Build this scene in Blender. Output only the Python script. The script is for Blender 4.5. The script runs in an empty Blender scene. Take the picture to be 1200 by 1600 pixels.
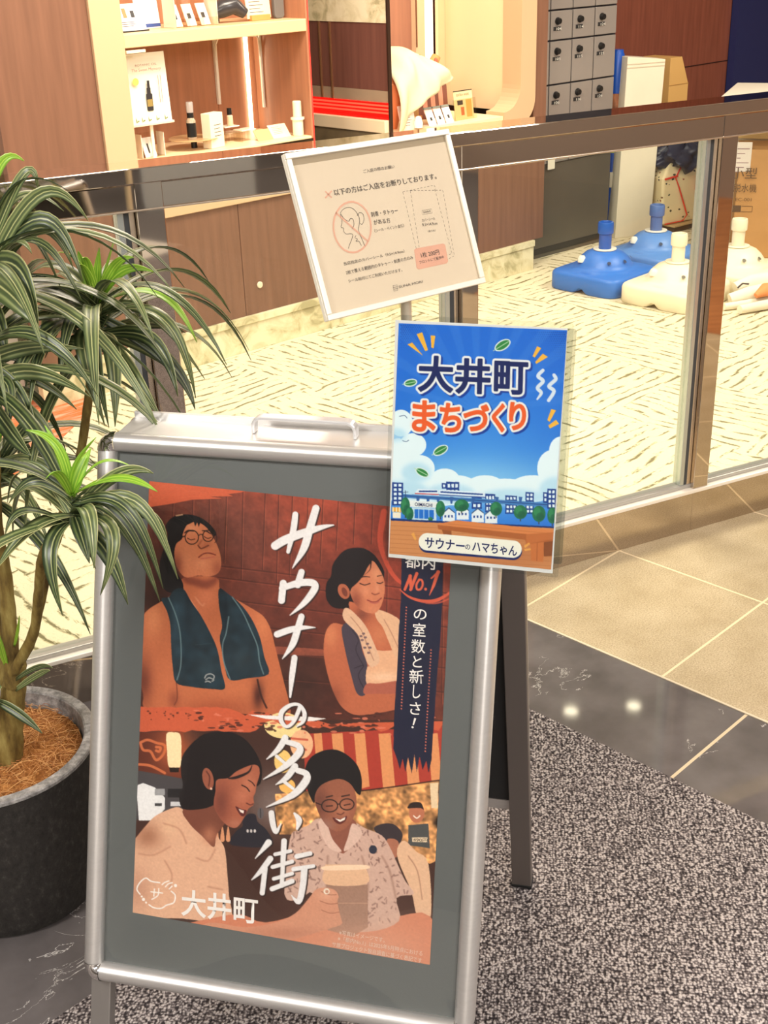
import bpy, bmesh, math, random
import numpy as np
from mathutils import Vector, Matrix

# ------------------------------------------------------------------ camera
scene = bpy.context.scene
FPX, PITCH, ROLL, CAMZ = 1912.0, math.radians(25.42), math.radians(2.0), 1.55
_cp, _sp, _cr, _sr = math.cos(PITCH), math.sin(PITCH), math.cos(ROLL), math.sin(ROLL)
cF = np.array([0, _cp, -_sp]); _U0 = np.array([0, _sp, _cp]); _R0 = np.array([1.0, 0, 0])
cR = _R0*_cr - _U0*_sr
cU = _U0*_cr + _R0*_sr
cC = np.array([0, 0, CAMZ])
cam = bpy.data.cameras.new('camera')
cam_o = bpy.data.objects.new('camera', cam)
scene.collection.objects.link(cam_o)
cam.sensor_fit = 'VERTICAL'; cam.sensor_height = 24.0
cam.lens = FPX/1600.0*24.0
cam.clip_start = 0.05
cam_o.matrix_world = Matrix(((cR[0], cU[0], -cF[0], 0), (cR[1], cU[1], -cF[1], 0), (cR[2], cU[2], -cF[2], CAMZ), (0, 0, 0, 1)))
scene.camera = cam_o

# ------------------------------------------------------------------ light
vs = scene.view_settings
vs.view_transform = 'Standard'; vs.look = 'None'; vs.gamma = 1.0; vs.use_curve_mapping = False
vs.exposure = 0.25
world = bpy.data.worlds.new('world'); scene.world = world; world.use_nodes = True
world.node_tree.nodes['Background'].inputs[0].default_value = (0.9, 0.82, 0.72, 1)
world.node_tree.nodes['Background'].inputs[1].default_value = 0.30

def area(name, loc, target, sx, sy, power, col, spread=math.pi):
    l = bpy.data.lights.new(name, 'AREA'); l.shape = 'RECTANGLE'; l.size = sx; l.size_y = sy
    l.energy = power; l.color = col; l.spread = spread
    o = bpy.data.objects.new(name, l); scene.collection.objects.link(o)
    o.location = loc
    d = Vector(target) - Vector(loc)
    o.rotation_euler = d.to_track_quat('-Z', 'Y').to_euler()
    return o
WARM = (1.0, 0.87, 0.71); NEUT = (1.0, 0.95, 0.90)
area('shop_ceiling_lamp', (0.2, 4.0, 2.62), (0.2, 4.0, 0), 1.0, 0.8, 72, WARM)
area('shop_ceiling_lamp', (2.7, 5.0, 2.62), (2.0, 5.2, 0), 1.0, 0.9, 76, WARM)
area('shop_ceiling_lamp', (-0.9, 3.4, 2.62), (-0.9, 3.4, 0), 0.8, 0.6, 30, WARM)
area('reception_lamp', (0.35, 5.95, 2.6), (0.35, 5.95, 0), 0.7, 0.25, 16, WARM)
area('corridor_area_light', (2.3, 1.6, 2.62), (1.4, 2.2, 0), 0.6, 0.6, 40, NEUT)
area('corridor_area_light', (-1.6, 0.2, 2.62), (-0.3, 1.4, 0.4), 0.5, 0.5, 52, NEUT)
area('corridor_area_light', (3.9, -0.6, 2.62), (3.9, -0.6, 0), 1.0, 0.8, 70, NEUT)  # unseen, added to brighten the dark right side mirrored in the rail
area('corridor_area_light', (0.9, -0.9, 2.62), (0.1, 1.4, 0.5), 0.9, 0.6, 48, NEUT)  # unseen, added behind the viewer for more ambient light
area('corridor_area_light', (0.6, -3.2, 2.62), (0.4, -3.4, 0), 1.4, 0.6, 150, NEUT)  # unseen, added over the pale floor so the poster cover reflects a haze

# ------------------------------------------------------------------ measuring: photo pixels to points in the place
def ray(x, y): return cR*(x-600.0) + cU*(800.0-y) + cF*FPX
def floor_pt(x, y, z=0.0):
    d = ray(x, y); return cC + d*((z-cC[2])/d[2])
def plane_pt(x, y, p0, n):
    d = ray(x, y); return cC + d*(((np.array(p0)-cC)@n)/(d@n))
def depth_pt(x, y, yy):
    d = ray(x, y); return cC + d*(yy/d[1])
def proj_np(P):
    v = P - cC; w = v@cF
    return 600+FPX*(v@cR)/w, 800-FPX*(v@cU)/w

# ------------------------------------------------------------------ materials
def lin(c):
    c = np.asarray(c, float)/255.0
    return np.where(c <= 0.04045, c/12.92, ((c+0.055)/1.055)**2.4)
MATS = {}
def node(nt, kind, **kw):
    n = nt.nodes.new(kind)
    for k, v in kw.items():
        if hasattr(n, k): setattr(n, k, v)
    return n
def mat(name, col=(200, 200, 200), rough=0.5, metal=0.0, emit=0.0, trans=0.0, spec=0.5, bump=None, vary=None, coat=0.0):
    """col sRGB 0-255; bump=(scale,strength); vary=(scale, amount, stretch)"""
    if name in MATS: return MATS[name]
    m = bpy.data.materials.new(name); m.use_nodes = True; MATS[name] = m
    nt = m.node_tree; b = nt.nodes['Principled BSDF']
    c = (*lin(col), 1)
    b.inputs['Base Color'].default_value = c
    b.inputs['Roughness'].default_value = rough
    b.inputs['Metallic'].default_value = metal
    b.inputs['Specular IOR Level'].default_value = spec
    b.inputs['Coat Weight'].default_value = coat
    b.inputs['Transmission Weight'].default_value = trans
    if emit:
        b.inputs['Emission Color'].default_value = c
        b.inputs['Emission Strength'].default_value = emit
    tc = node(nt, 'ShaderNodeTexCoord')
    if vary:
        mp = node(nt, 'ShaderNodeMapping'); mp.inputs['Scale'].default_value = vary[2] if len(vary) > 2 else (1, 1, 1)
        nt.links.new(tc.outputs['Object'], mp.inputs[0])
        ns = node(nt, 'ShaderNodeTexNoise'); ns.inputs['Scale'].default_value = vary[0]; ns.inputs['Detail'].default_value = 6
        nt.links.new(mp.outputs[0], ns.inputs['Vector'])
        rp = node(nt, 'ShaderNodeValToRGB')
        a = vary[1]
        rp.color_ramp.elements[0].position = 0.3; rp.color_ramp.elements[1].position = 0.7
        rp.color_ramp.elements[0].color = (*(np.array(c[:3])*(1-a)), 1)
        rp.color_ramp.elements[1].color = (*np.clip(np.array(c[:3])*(1+a), 0, 1), 1)
        nt.links.new(ns.outputs['Fac'], rp.inputs[0]); nt.links.new(rp.outputs[0], b.inputs['Base Color'])
    if bump:
        ns = node(nt, 'ShaderNodeTexNoise'); ns.inputs['Scale'].default_value = bump[0]; ns.inputs['Detail'].default_value = 4
        nt.links.new(tc.outputs['Object'], ns.inputs['Vector'])
        bp = node(nt, 'ShaderNodeBump'); bp.inputs['Strength'].default_value = bump[1]; bp.inputs['Distance'].default_value = 0.004
        nt.links.new(ns.outputs['Fac'], bp.inputs['Height']); nt.links.new(bp.outputs[0], b.inputs['Normal'])
    return m
def M_(nt, op, a=None, b=None, clamp=False):
    n = node(nt, 'ShaderNodeMath', operation=op); n.use_clamp = clamp
    for i, v in enumerate((a, b)):
        if v is None: continue
        if isinstance(v, (int, float)): n.inputs[i].default_value = v
        else: nt.links.new(v, n.inputs[i])
    return n.outputs[0]
def mixc(nt, f, a, b):
    n = node(nt, 'ShaderNodeMix', data_type='RGBA')
    nt.links.new(f, n.inputs[0]) if not isinstance(f, (int, float)) else setattr(n.inputs[0], 'default_value', f)
    for i, v in ((6, a), (7, b)):
        if isinstance(v, tuple): n.inputs[i].default_value = (*lin(v), 1)
        else: nt.links.new(v, n.inputs[i])
    return n.outputs[2]
def film(name, tint=(255, 255, 255), ior=1.45, rough=0.0, wave=None, gain=1.0):
    """clear sheet: transparent, with a Fresnel reflection"""
    if name in MATS: return MATS[name]
    m = bpy.data.materials.new(name); m.use_nodes = True; MATS[name] = m
    nt = m.node_tree; nt.nodes.clear()
    out = node(nt, 'ShaderNodeOutputMaterial'); mx = node(nt, 'ShaderNodeMixShader')
    tr = node(nt, 'ShaderNodeBsdfTransparent'); tr.inputs[0].default_value = (*lin(tint), 1)
    gl = node(nt, 'ShaderNodeBsdfGlossy'); gl.inputs['Roughness'].default_value = rough
    fr = node(nt, 'ShaderNodeFresnel'); geo = node(nt, 'ShaderNodeNewGeometry')
    iv = node(nt, 'ShaderNodeMix'); nt.links.new(geo.outputs['Backfacing'], iv.inputs[0]); iv.inputs[2].default_value = ior; iv.inputs[3].default_value = 1.0/ior
    nt.links.new(iv.outputs[0], fr.inputs[0])
    if wave:
        tc = node(nt, 'ShaderNodeTexCoord'); ns = node(nt, 'ShaderNodeTexNoise'); ns.inputs['Scale'].default_value = wave[0]; ns.inputs['Detail'].default_value = 1
        nt.links.new(tc.outputs['Object'], ns.inputs['Vector'])
        bp = node(nt, 'ShaderNodeBump'); bp.inputs['Strength'].default_value = 1.0; bp.inputs['Distance'].default_value = wave[1]
        nt.links.new(ns.outputs['Fac'], bp.inputs['Height'])
        nt.links.new(bp.outputs[0], gl.inputs['Normal'])
    f = M_(nt, 'MULTIPLY', fr.outputs[0], gain, True)
    nt.links.new(f, mx.inputs[0]); nt.links.new(tr.outputs[0], mx.inputs[1]); nt.links.new(gl.outputs[0], mx.inputs[2])
    nt.links.new(mx.outputs[0], out.inputs[0])
    return m
def vcol_mat(name, rough=0.45, spec=0.4, emit=0.0):
    m = bpy.data.materials.new(name); m.use_nodes = True; MATS[name] = m
    nt = m.node_tree; b = nt.nodes['Principled BSDF']
    at = node(nt, 'ShaderNodeAttribute'); at.attribute_name = 'print'
    nt.links.new(at.outputs['Color'], b.inputs['Base Color'])
    b.inputs['Roughness'].default_value = rough; b.inputs['Specular IOR Level'].default_value = spec
    return m

# ------------------------------------------------------------------ mesh helpers
class MB:
    def __init__(s): s.v = []; s.f = []; s.sm = []
    def add(s, vs, fs, smooth=False):
        n = len(s.v); s.v += [tuple(map(float, p)) for p in vs]
        for f in fs: s.f.append([i+n for i in f]); s.sm.append(smooth)
        return s
    def box(s, c, d, R=None):
        c = np.array(c, float); h = np.array(d, float)/2
        P = [np.array([x, y, z])*h for x in (-1, 1) for y in (-1, 1) for z in (-1, 1)]
        if R is not None: P = [np.array(R @ Vector(p)) for p in P]
        s.add([p+c for p in P], [(0, 1, 3, 2), (4, 6, 7, 5), (0, 4, 5, 1), (2, 3, 7, 6), (0, 2, 6, 4), (1, 5, 7, 3)]); return s
    def box2(s, a, b):
        a = np.array(a, float); b = np.array(b, float); return s.box((a+b)/2, np.abs(b-a))
    def lathe(s, prof, n=32, c=(0, 0, 0), cap=True, M=None):
        vs = []; fs = []
        for r, z in prof:
            for i in range(n):
                t = 2*math.pi*i/n; vs.append((c[0]+r*math.cos(t), c[1]+r*math.sin(t), c[2]+z))
        for k in range(len(prof)-1):
            for i in range(n):
                j = (i+1) % n; fs.append((k*n+i, k*n+j, (k+1)*n+j, (k+1)*n+i))
        if cap:
            fs.append(tuple(range(n))[::-1]); fs.append(tuple((len(prof)-1)*n+i for i in range(n)))
        if M is not None: vs = [tuple(M @ Vector(v)) for v in vs]
        s.add(vs, fs, True); return s
    def tube(s, pts, rad, n=8, flat=None):
        pts = [np.array(p, float) for p in pts]; m = len(pts)
        rad = [rad]*m if isinstance(rad, (int, float)) else list(rad)
        vs = []; up = np.array([0.13, 0.31, 0.94]); fs = []
        for i, p in enumerate(pts):
            t = pts[min(i+1, m-1)] - pts[max(i-1, 0)]; t = t/(np.linalg.norm(t)+1e-12)
            a = np.cross(up, t)
            if np.linalg.norm(a) < 1e-4: a = np.cross([1, 0, 0], t)
            a /= np.linalg.norm(a); b = np.cross(t, a)
            for k in range(n):
                q = 2*math.pi*k/n; vs.append(p + rad[i]*(a*math.cos(q)+b*math.sin(q)))
        for i in range(m-1):
            for k in range(n):
                l = (k+1) % n; fs.append((i*n+k, i*n+l, (i+1)*n+l, (i+1)*n+k))
        fs.append(tuple(range(n))[::-1]); fs.append(tuple((m-1)*n+k for k in range(n)))
        s.add(vs, fs, True); return s
    def prism(s, pts, z0, z1, M=None, smooth=False):
        n = len(pts); vs = [(x, y, z0) for x, y in pts] + [(x, y, z1) for x, y in pts]
        fs = [tuple(range(n))[::-1], tuple(range(n, 2*n))] + [(i, (i+1) % n, n+(i+1) % n, n+i) for i in range(n)]
        if M is not None: vs = [tuple(M @ Vector(v)) for v in vs]
        s.add(vs, fs, smooth); return s
    def obj(s, name, m, parent=None, bevel=0.0, loc=None, rotz=None, angle=35, seg=2, recalc=True):
        me = bpy.data.meshes.new(name); me.from_pydata(s.v, [], s.f); me.update()
        if recalc:
            bm = bmesh.new(); bm.from_mesh(me); bmesh.ops.recalc_face_normals(bm, faces=bm.faces); bm.to_mesh(me); bm.free()
        me.polygons.foreach_set('use_smooth', s.sm)
        if any(s.sm): me.set_sharp_from_angle(angle=math.radians(angle))
        if m: me.materials.append(m)
        o = bpy.data.objects.new(name, me); scene.collection.objects.link(o)
        if parent: o.parent = parent
        if loc is not None: o.location = loc
        if rotz is not None: o.rotation_euler = (0, 0, rotz)
        if bevel:
            b = o.modifiers.new('bevel', 'BEVEL'); b.width = bevel; b.segments = seg; b.limit_method = 'ANGLE'; b.angle_limit = math.radians(40)
        return o
def thing(name, label, cat, loc=(0, 0, 0), rotz=0.0, group=None):
    o = bpy.data.objects.new(name, None); scene.collection.objects.link(o); o.empty_display_size = 0.05
    o.location = loc; o.rotation_euler = (0, 0, rotz); o['label'] = label; o['category'] = cat
    if group: o['group'] = group
    return o
def tag(o, label, cat, group=None, kind=None):
    o['label'] = label; o['category'] = cat
    if group: o['group'] = group
    if kind: o['kind'] = kind
    return o
def struct(o, label, cat):
    o['kind'] = 'structure'; o['label'] = label; o['category'] = cat; return o
def rrect(x0, y0, x1, y1, r, n=6):
    P = []
    for cx, cy, a in ((x1-r, y0+r, -90), (x1-r, y1-r, 0), (x0+r, y1-r, 90), (x0+r, y0+r, 180)):
        for k in range(n+1):
            t = math.radians(a+90*k/n); P.append((cx+r*math.cos(t), cy+r*math.sin(t)))
    return P
FONT = None
def text_fit(parent, name, s, A, B, h, m, ext=0.0002, bold=0.0, keep=False, vertical=False):
    """lettering s laid so that its box runs from A to B (left and right mid points, 3D in parent's space), h tall; flat on the
    plane whose normal is (A->B) x up-direction U given as third axis through A.z; A,B are (point), U unit vector"""
    cu = bpy.data.curves.new(name, 'FONT'); cu.body = s; cu.extrude = 0.0; cu.offset = bold; cu.resolution_u = 4
    cu.space_line = 1.0
    o = bpy.data.objects.new(name, cu); scene.collection.objects.link(o)
    dg = bpy.context.evaluated_depsgraph_get(); me = bpy.data.meshes.new_from_object(o.evaluated_get(dg))
    bpy.data.objects.remove(o); bpy.data.curves.remove(cu)
    n = len(me.vertices); co = np.empty(n*3); me.vertices.foreach_get('co', co); co = co.reshape(-1, 3)
    mn = co.min(0); mx = co.max(0); w = mx-mn
    (A, U, N) = A; A = np.array(A, float); B = np.array(B, float)
    X = B-A; L = np.linalg.norm(X); X = X/L
    u = (co[:, 0]-mn[0])/w[0]*L; v = ((co[:, 1]-mn[1])/w[1]-0.5)*h
    P = A + np.outer(u, X) + np.outer(v, U) + np.array(N)*ext
    me.vertices.foreach_set('co', P.ravel()); me.update()
    me.materials.clear(); me.materials.append(m)
    o = bpy.data.objects.new(name, me); scene.collection.objects.link(o); o.parent = parent
    return o

# ------------------------------------------------------------------ print artwork painter (flat printed colours on a fine grid)
def smooth_poly(pts, closed=True, n=4):
    P = np.array(pts, float); m = len(P); out = []
    rng = range(m) if closed else range(m-1)
    for i in rng:
        p0 = P[(i-1) % m] if closed or i > 0 else P[i]; p1 = P[i]; p2 = P[(i+1) % m]
        p3 = P[(i+2) % m] if closed or i+2 < m else P[min(i+1, m-1)]
        for k in range(n):
            t = k/n
            out.append(0.5*((2*p1)+(-p0+p2)*t+(2*p0-5*p1+4*p2-p3)*t*t+(-p0+3*p1-3*p2+p3)*t**3))
    if not closed: out.append(P[-1])
    return np.array(out)
class Art:
    def __init__(s, nx, ny, px, py):
        s.nx, s.ny = nx, ny; s.X = px; s.Y = py; s.im = np.zeros((ny, nx, 3))
        s.step = abs(px[0, 1]-px[0, 0]); s.o = (0, 0, 1.0)
        s.rs = np.random.RandomState(5)
    def zoom(s, x0, y0, k): s.o = (x0, y0, k)
    def T(s, pts):
        P = np.array(pts, float); return P*s.o[2] + np.array(s.o[:2])
    def mask(s, P, jag=0):
        x0, y0 = P.min(0)-2; x1, y1 = P.max(0)+2
        sel = (s.X >= x0) & (s.X <= x1) & (s.Y >= y0) & (s.Y <= y1)
        m = np.zeros(s.X.shape)
        if not sel.any(): return m
        X = s.X[sel]; Y = s.Y[sel]; acc = np.zeros(X.shape)
        q = s.step*0.25
        for dx, dy in ((-q, -q), (q, -q), (-q, q), (q, q)):
            ins = np.zeros(X.shape, bool); xx = X+dx; yy = Y+dy
            for i in range(len(P)):
                ax, ay = P[i]; bx, by = P[(i+1) % len(P)]
                if ay == by: continue
                c = ((ay > yy) != (by > yy)) & (xx < (bx-ax)*(yy-ay)/(by-ay)+ax)
                ins ^= c
            acc += ins
        m[sel] = acc/4; return m
    def blur(s, m, r):
        r = max(1, int(round(r/s.step)));
        k = np.exp(-0.5*(np.arange(-2*r, 2*r+1)/r)**2); k /= k.sum()
        p = np.pad(m, ((2*r, 2*r), (0, 0)), 'edge'); m = sum(k[i]*p[i:i+m.shape[0], :] for i in range(len(k)))
        p = np.pad(m, ((0, 0), (2*r, 2*r)), 'edge'); return sum(k[i]*p[:, i:i+m.shape[1]] for i in range(len(k)))
    def put(s, m, col, a=1.0):
        m = (m*a)[..., None]; s.im = s.im*(1-m) + np.array(col, float)*m
    def fill(s, pts, col, sm=True, a=1.0, blur=0, clip=None):
        P = s.T(pts)
        if sm: P = smooth_poly(P)
        m = s.mask(P)
        if blur: m = s.blur(m, blur)
        if clip is not None: m = m*clip
        s.put(m, col, a); return m
    def stroke(s, pts, w, col, a=1.0, sm=True, blur=0, clip=None, off=(0, 0), dry=0):
        P = s.T(pts)+np.array(off); w = np.array([w]*len(P) if isinstance(w, (int, float)) else w, float)*s.o[2]
        if sm and len(P) > 2:
            Q = smooth_poly(np.column_stack([P, w]), False, 5); P = Q[:, :2]; w = Q[:, 2]
        mw = w.max()
        x0, y0 = P.min(0)-mw; x1, y1 = P.max(0)+mw
        sel = (s.X >= x0) & (s.X <= x1) & (s.Y >= y0) & (s.Y <= y1); m = np.zeros(s.X.shape)
        if not sel.any(): return m
        X = s.X[sel]; Y = s.Y[sel]; best = np.full(X.shape, -9.0)
        for i in range(len(P)-1):
            a_, b_ = P[i], P[i+1]; d = b_-a_; L = d@d+1e-9
            t = np.clip(((X-a_[0])*d[0]+(Y-a_[1])*d[1])/L, 0, 1)
            dist = np.hypot(X-a_[0]-t*d[0], Y-a_[1]-t*d[1])
            best = np.maximum(best, (w[i]+(w[i+1]-w[i])*t)/2-dist)
        m[sel] = np.clip(best/s.step+0.5, 0, 1)
        if blur: m = s.blur(m, blur)
        if clip is not None: m = m*clip
        s.put(m, col, a); return m
    def ell(s, c, rx, ry, col, a=1.0, rot=0, blur=0, clip=None):
        P = [(c[0]+rx*math.cos(t)*math.cos(rot)-ry*math.sin(t)*math.sin(rot), c[1]+rx*math.cos(t)*math.sin(rot)+ry*math.sin(t)*math.cos(rot)) for t in np.linspace(0, 2*math.pi, 28)[:-1]]
        return s.fill(P, col, False, a, blur, clip)
    def glow(s, c, rx, ry, col, a, clip=None, rot=0):
        (cx, cy), k = s.T(c), s.o[2]
        dx = s.X-cx; dy = s.Y-cy; cr, sr = math.cos(rot), math.sin(rot)
        m = np.exp(-(((dx*cr+dy*sr)/(rx*k))**2+((-dx*sr+dy*cr)/(ry*k))**2))
        if clip is not None: m = m*clip
        s.put(m, col, a)
    def noise(s, sc, a, clip=None, seed=1):
        r = np.random.RandomState(seed); n = r.randn(s.ny, s.nx); n = s.blur(n, sc); n /= n.std()+1e-9
        if clip is not None: n = n*clip
        s.im = s.im*(1+a*n[..., None])
def art_mesh(name, P, art, m, parent=None, gain=1.0):
    """P: (ny,nx,3) points in the parent's space"""
    ny, nx = P.shape[:2]
    me = bpy.data.meshes.new(name); me.vertices.add(nx*ny); me.vertices.foreach_set('co', P.reshape(-1))
    i = (np.arange(ny-1)[:, None]*nx+np.arange(nx-1)[None, :]).ravel()
    q = np.stack([i, i+nx, i+nx+1, i+1], 1).astype(np.int32); nf = len(q)
    me.loops.add(nf*4); me.loops.foreach_set('vertex_index', q.ravel())
    me.polygons.add(nf); me.polygons.foreach_set('loop_start', np.arange(nf, dtype=np.int32)*4)
    me.update(calc_edges=True); me.validate()
    at = me.color_attributes.new('print', 'FLOAT_COLOR', 'POINT')
    c = np.ones((ny*nx, 4), np.float32); c[:, :3] = lin(np.clip(art.im*gain, 0, 255)).reshape(-1, 3)
    at.data.foreach_set('color', c.ravel()); me.materials.append(m)
    o = bpy.data.objects.new(name, me); scene.collection.objects.link(o); o.parent = parent
    return o
def glyph_paths(ch):
    """outline contours of a character, scaled to its own 0..1 box (y up)"""
    cu = bpy.data.curves.new('g', 'FONT'); cu.body = ch; o = bpy.data.objects.new('g', cu); scene.collection.objects.link(o)
    dg = bpy.context.evaluated_depsgraph_get(); c2 = o.evaluated_get(dg).to_curve(dg); out = []
    for sp in c2.splines:
        bp_ = sp.bezier_points; n = len(bp_); P = []
        for i in range(n):
            a, b_ = bp_[i], bp_[(i+1) % n]; p0, p1, p2, p3 = (np.array(v[:2]) for v in (a.co, a.handle_right, b_.handle_left, b_.co))
            for t in (0, .2, .4, .6, .8): P.append((1-t)**3*p0+3*(1-t)**2*t*p1+3*(1-t)*t*t*p2+t**3*p3)
        out.append(np.array(P))
    bpy.data.objects.remove(o); bpy.data.curves.remove(cu)
    A_ = np.vstack(out); mn = A_.min(0); w = A_.max(0)-mn
    return [(p-mn)/w for p in out]
def heavy_glyph(a, ch, xa, ya, xb, yb, h, col, fat, edge=None, ew=0.0):
    """paint a heavy character into an Art in pixel space"""
    z = a.o; a.zoom(0, 0, 1); G = glyph_paths(ch); s_ = (yb-ya)/(xb-xa); out = []
    for g in G:
        x = xa+g[:, 0]*(xb-xa); y = ya+g[:, 0]*(yb-ya)+(0.5-g[:, 1])*h; out.append(np.column_stack([x-(0.5-g[:, 1])*h*s_*.6, y]))
    if edge is not None:
        for p in out: a.stroke(list(map(tuple, p))+[tuple(p[0])], ew*2+fat*2, edge, sm=False)
    m = np.zeros(a.X.shape)
    for p in out: q = a.mask(p); m = m+q-2*m*q
    if edge is not None: a.put(np.clip(m, 0, 1), edge)
    a.put(np.clip(m, 0, 1), col)
    if fat:
        for p in out: a.stroke(list(map(tuple, p))+[tuple(p[0])], fat*2, col, sm=False)
    a.o = z
# ------------------------------------------------------------------ floors (local X along azimuth 44.6 deg)
FAZ = math.radians(44.6)
fa = np.array([math.cos(FAZ), math.sin(FAZ)]); fb = np.array([-math.sin(FAZ), math.cos(FAZ)])
def clip_poly(P, n, d, keep_less=True):
    """clip polygon by n.p <= d"""
    out = []; s = 1 if keep_less else -1
    for i in range(len(P)):
        a, b = np.array(P[i]), np.array(P[(i+1) % len(P)]); da, db = s*(n@a-d), s*(n@b-d)
        if da <= 0: out.append(a)
        if da*db < 0: out.append(a+(b-a)*da/(da-db))
    return out
# balustrade line
GAZ = math.radians(26.0); gd = np.array([math.cos(GAZ), math.sin(GAZ)]); gn = np.array([-math.sin(GAZ), math.cos(GAZ)])
GOFF = gn@np.array([0, 2.653])
ROOM = [(-4.5, -4.6), (5.2, -4.6), (5.2, 9.6), (-4.5, 9.6)]
front = clip_poly(ROOM, gn, GOFF+0.02)
back = clip_poly(ROOM, gn, GOFF+0.02, False)
def floor_piece(name, P, z, th, m):
    mb = MB(); L = [(np.array(p)@fa, np.array(p)@fb) for p in P]
    mb.prism(L, z-th, z); o = mb.obj(name, m, None, loc=(0, 0, 0), rotz=FAZ); return o
def grid_lines(nt, tc, sx, sy, ox, oy, w):
    sep = node(nt, 'ShaderNodeSeparateXYZ'); nt.links.new(tc.outputs['Object'], sep.inputs[0])
    r = []
    for k, (s_, o_) in enumerate(((sx, ox), (sy, oy))):
        if s_ is None: continue
        t = M_(nt, 'DIVIDE', M_(nt, 'SUBTRACT', sep.outputs[k], o_), s_)
        fr = M_(nt, 'FRACT', M_(nt, 'ADD', t, 100.5))
        r.append(M_(nt, 'LESS_THAN', M_(nt, 'ABSOLUTE', M_(nt, 'SUBTRACT', fr, 0.5)), w/2/s_))
    return r[0] if len(r) == 1 else M_(nt, 'MAXIMUM', r[0], r[1])
def base_mat(name, rough, spec=0.5):
    m = bpy.data.materials.new(name); m.use_nodes = True; MATS[name] = m
    nt = m.node_tree; b = nt.nodes['Principled BSDF']; b.inputs['Roughness'].default_value = rough; b.inputs['Specular IOR Level'].default_value = spec
    return m, nt, b, node(nt, 'ShaderNodeTexCoord')
def noise_n(nt, vec, sc, det=4, rough=0.5, scale=None, dist=0.0):
    if scale:
        mp = node(nt, 'ShaderNodeMapping'); mp.inputs['Scale'].default_value = scale; nt.links.new(vec, mp.inputs[0]); vec = mp.outputs[0]
    n = node(nt, 'ShaderNodeTexNoise'); n.inputs['Scale'].default_value = sc; n.inputs['Detail'].default_value = det; n.inputs['Roughness'].default_value = rough; n.inputs['Distortion'].default_value = dist
    nt.links.new(vec, n.inputs['Vector']); return n.outputs['Fac']
def ramp(nt, f, stops):
    r = node(nt, 'ShaderNodeValToRGB'); e = r.color_ramp.elements
    while len(e) < len(stops): e.new(0.5)
    for el, (p, c) in zip(e, stops): el.position = p; el.color = (*lin(c), 1) if len(c) == 3 else c
    nt.links.new(f, r.inputs[0]); return r.outputs[0]
def bump_n(nt, b, h, s, d=0.003):
    bp_ = node(nt, 'ShaderNodeBump'); bp_.inputs['Strength'].default_value = s; bp_.inputs['Distance'].default_value = d
    nt.links.new(h, bp_.inputs['Height']); nt.links.new(bp_.outputs[0], b.inputs['Normal'])
# beige granular tile
m, nt, b, tc = base_mat('beige_floor_tile', 0.42)
g = noise_n(nt, tc.outputs['Object'], 260, 3, .7); g2 = noise_n(nt, tc.outputs['Object'], 9, 3)
c = ramp(nt, g, [(.30, (150, 132, 104)), (.5, (186, 168, 136)), (.72, (208, 192, 160))]); c2 = ramp(nt, g2, [(.3, (232, 228, 220)), (.7, (255, 255, 255))])
mx = node(nt, 'ShaderNodeMix', data_type='RGBA', blend_type='MULTIPLY'); mx.inputs[0].default_value = 1; nt.links.new(c, mx.inputs[6]); nt.links.new(c2, mx.inputs[7])
j = grid_lines(nt, tc, .455, .43, 2.08, 1.232, .006)
nt.links.new(mixc(nt, j, mx.outputs[2], (226, 206, 168)), b.inputs['Base Color']); bump_n(nt, b, g, .25, .001)
TILE = m
# dark marble
m, nt, b, tc = base_mat('dark_marble', 0.05, 0.6)
v1 = noise_n(nt, tc.outputs['Object'], 5.5, 7, .62, dist=1.6, scale=(1, 1.6, 1))
vein = M_(nt, 'LESS_THAN', M_(nt, 'ABSOLUTE', M_(nt, 'SUBTRACT', v1, 0.5)), 0.0035)
v2 = noise_n(nt, tc.outputs['Object'], 3.1, 3); vm = M_(nt, 'MULTIPLY', vein, M_(nt, 'GREATER_THAN', v2, 0.55))
cl = ramp(nt, noise_n(nt, tc.outputs['Object'], 7, 5), [(.3, (84, 79, 78)), (.7, (112, 106, 105))])
cv = mixc(nt, vm, cl, (205, 200, 195))
j = grid_lines(nt, tc, None, .93, 2.08, 1.016, .007)
nt.links.new(mixc(nt, j, cv, (214, 196, 164)), b.inputs['Base Color']); b.inputs['Specular IOR Level'].default_value = 1.0; MARB = m
# woven dark carpet
m, nt, b, tc = base_mat('grey_loop_carpet', 0.95, 0.1)
mp = node(nt, 'ShaderNodeMapping'); mp.inputs['Rotation'].default_value = (0, 0, math.radians(-38)); nt.links.new(tc.outputs['Object'], mp.inputs[0])
vo = node(nt, 'ShaderNodeTexVoronoi'); vo.inputs['Scale'].default_value = 185; vo.inputs['Randomness'].default_value = .75; nt.links.new(mp.outputs[0], vo.inputs['Vector'])
na = noise_n(nt, mp.outputs[0], 120, 2, .6, scale=(1, 1.5, 1)); hsum = M_(nt, 'ADD', M_(nt, 'MULTIPLY', vo.outputs['Distance'], -.55), na)
c = ramp(nt, hsum, [(.06, (52, 47, 48)), (.24, (108, 100, 99)), (.42, (188, 179, 175))])
nt.links.new(c, b.inputs['Base Color']); bump_n(nt, b, hsum, .9, .006); MATC = m
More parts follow.
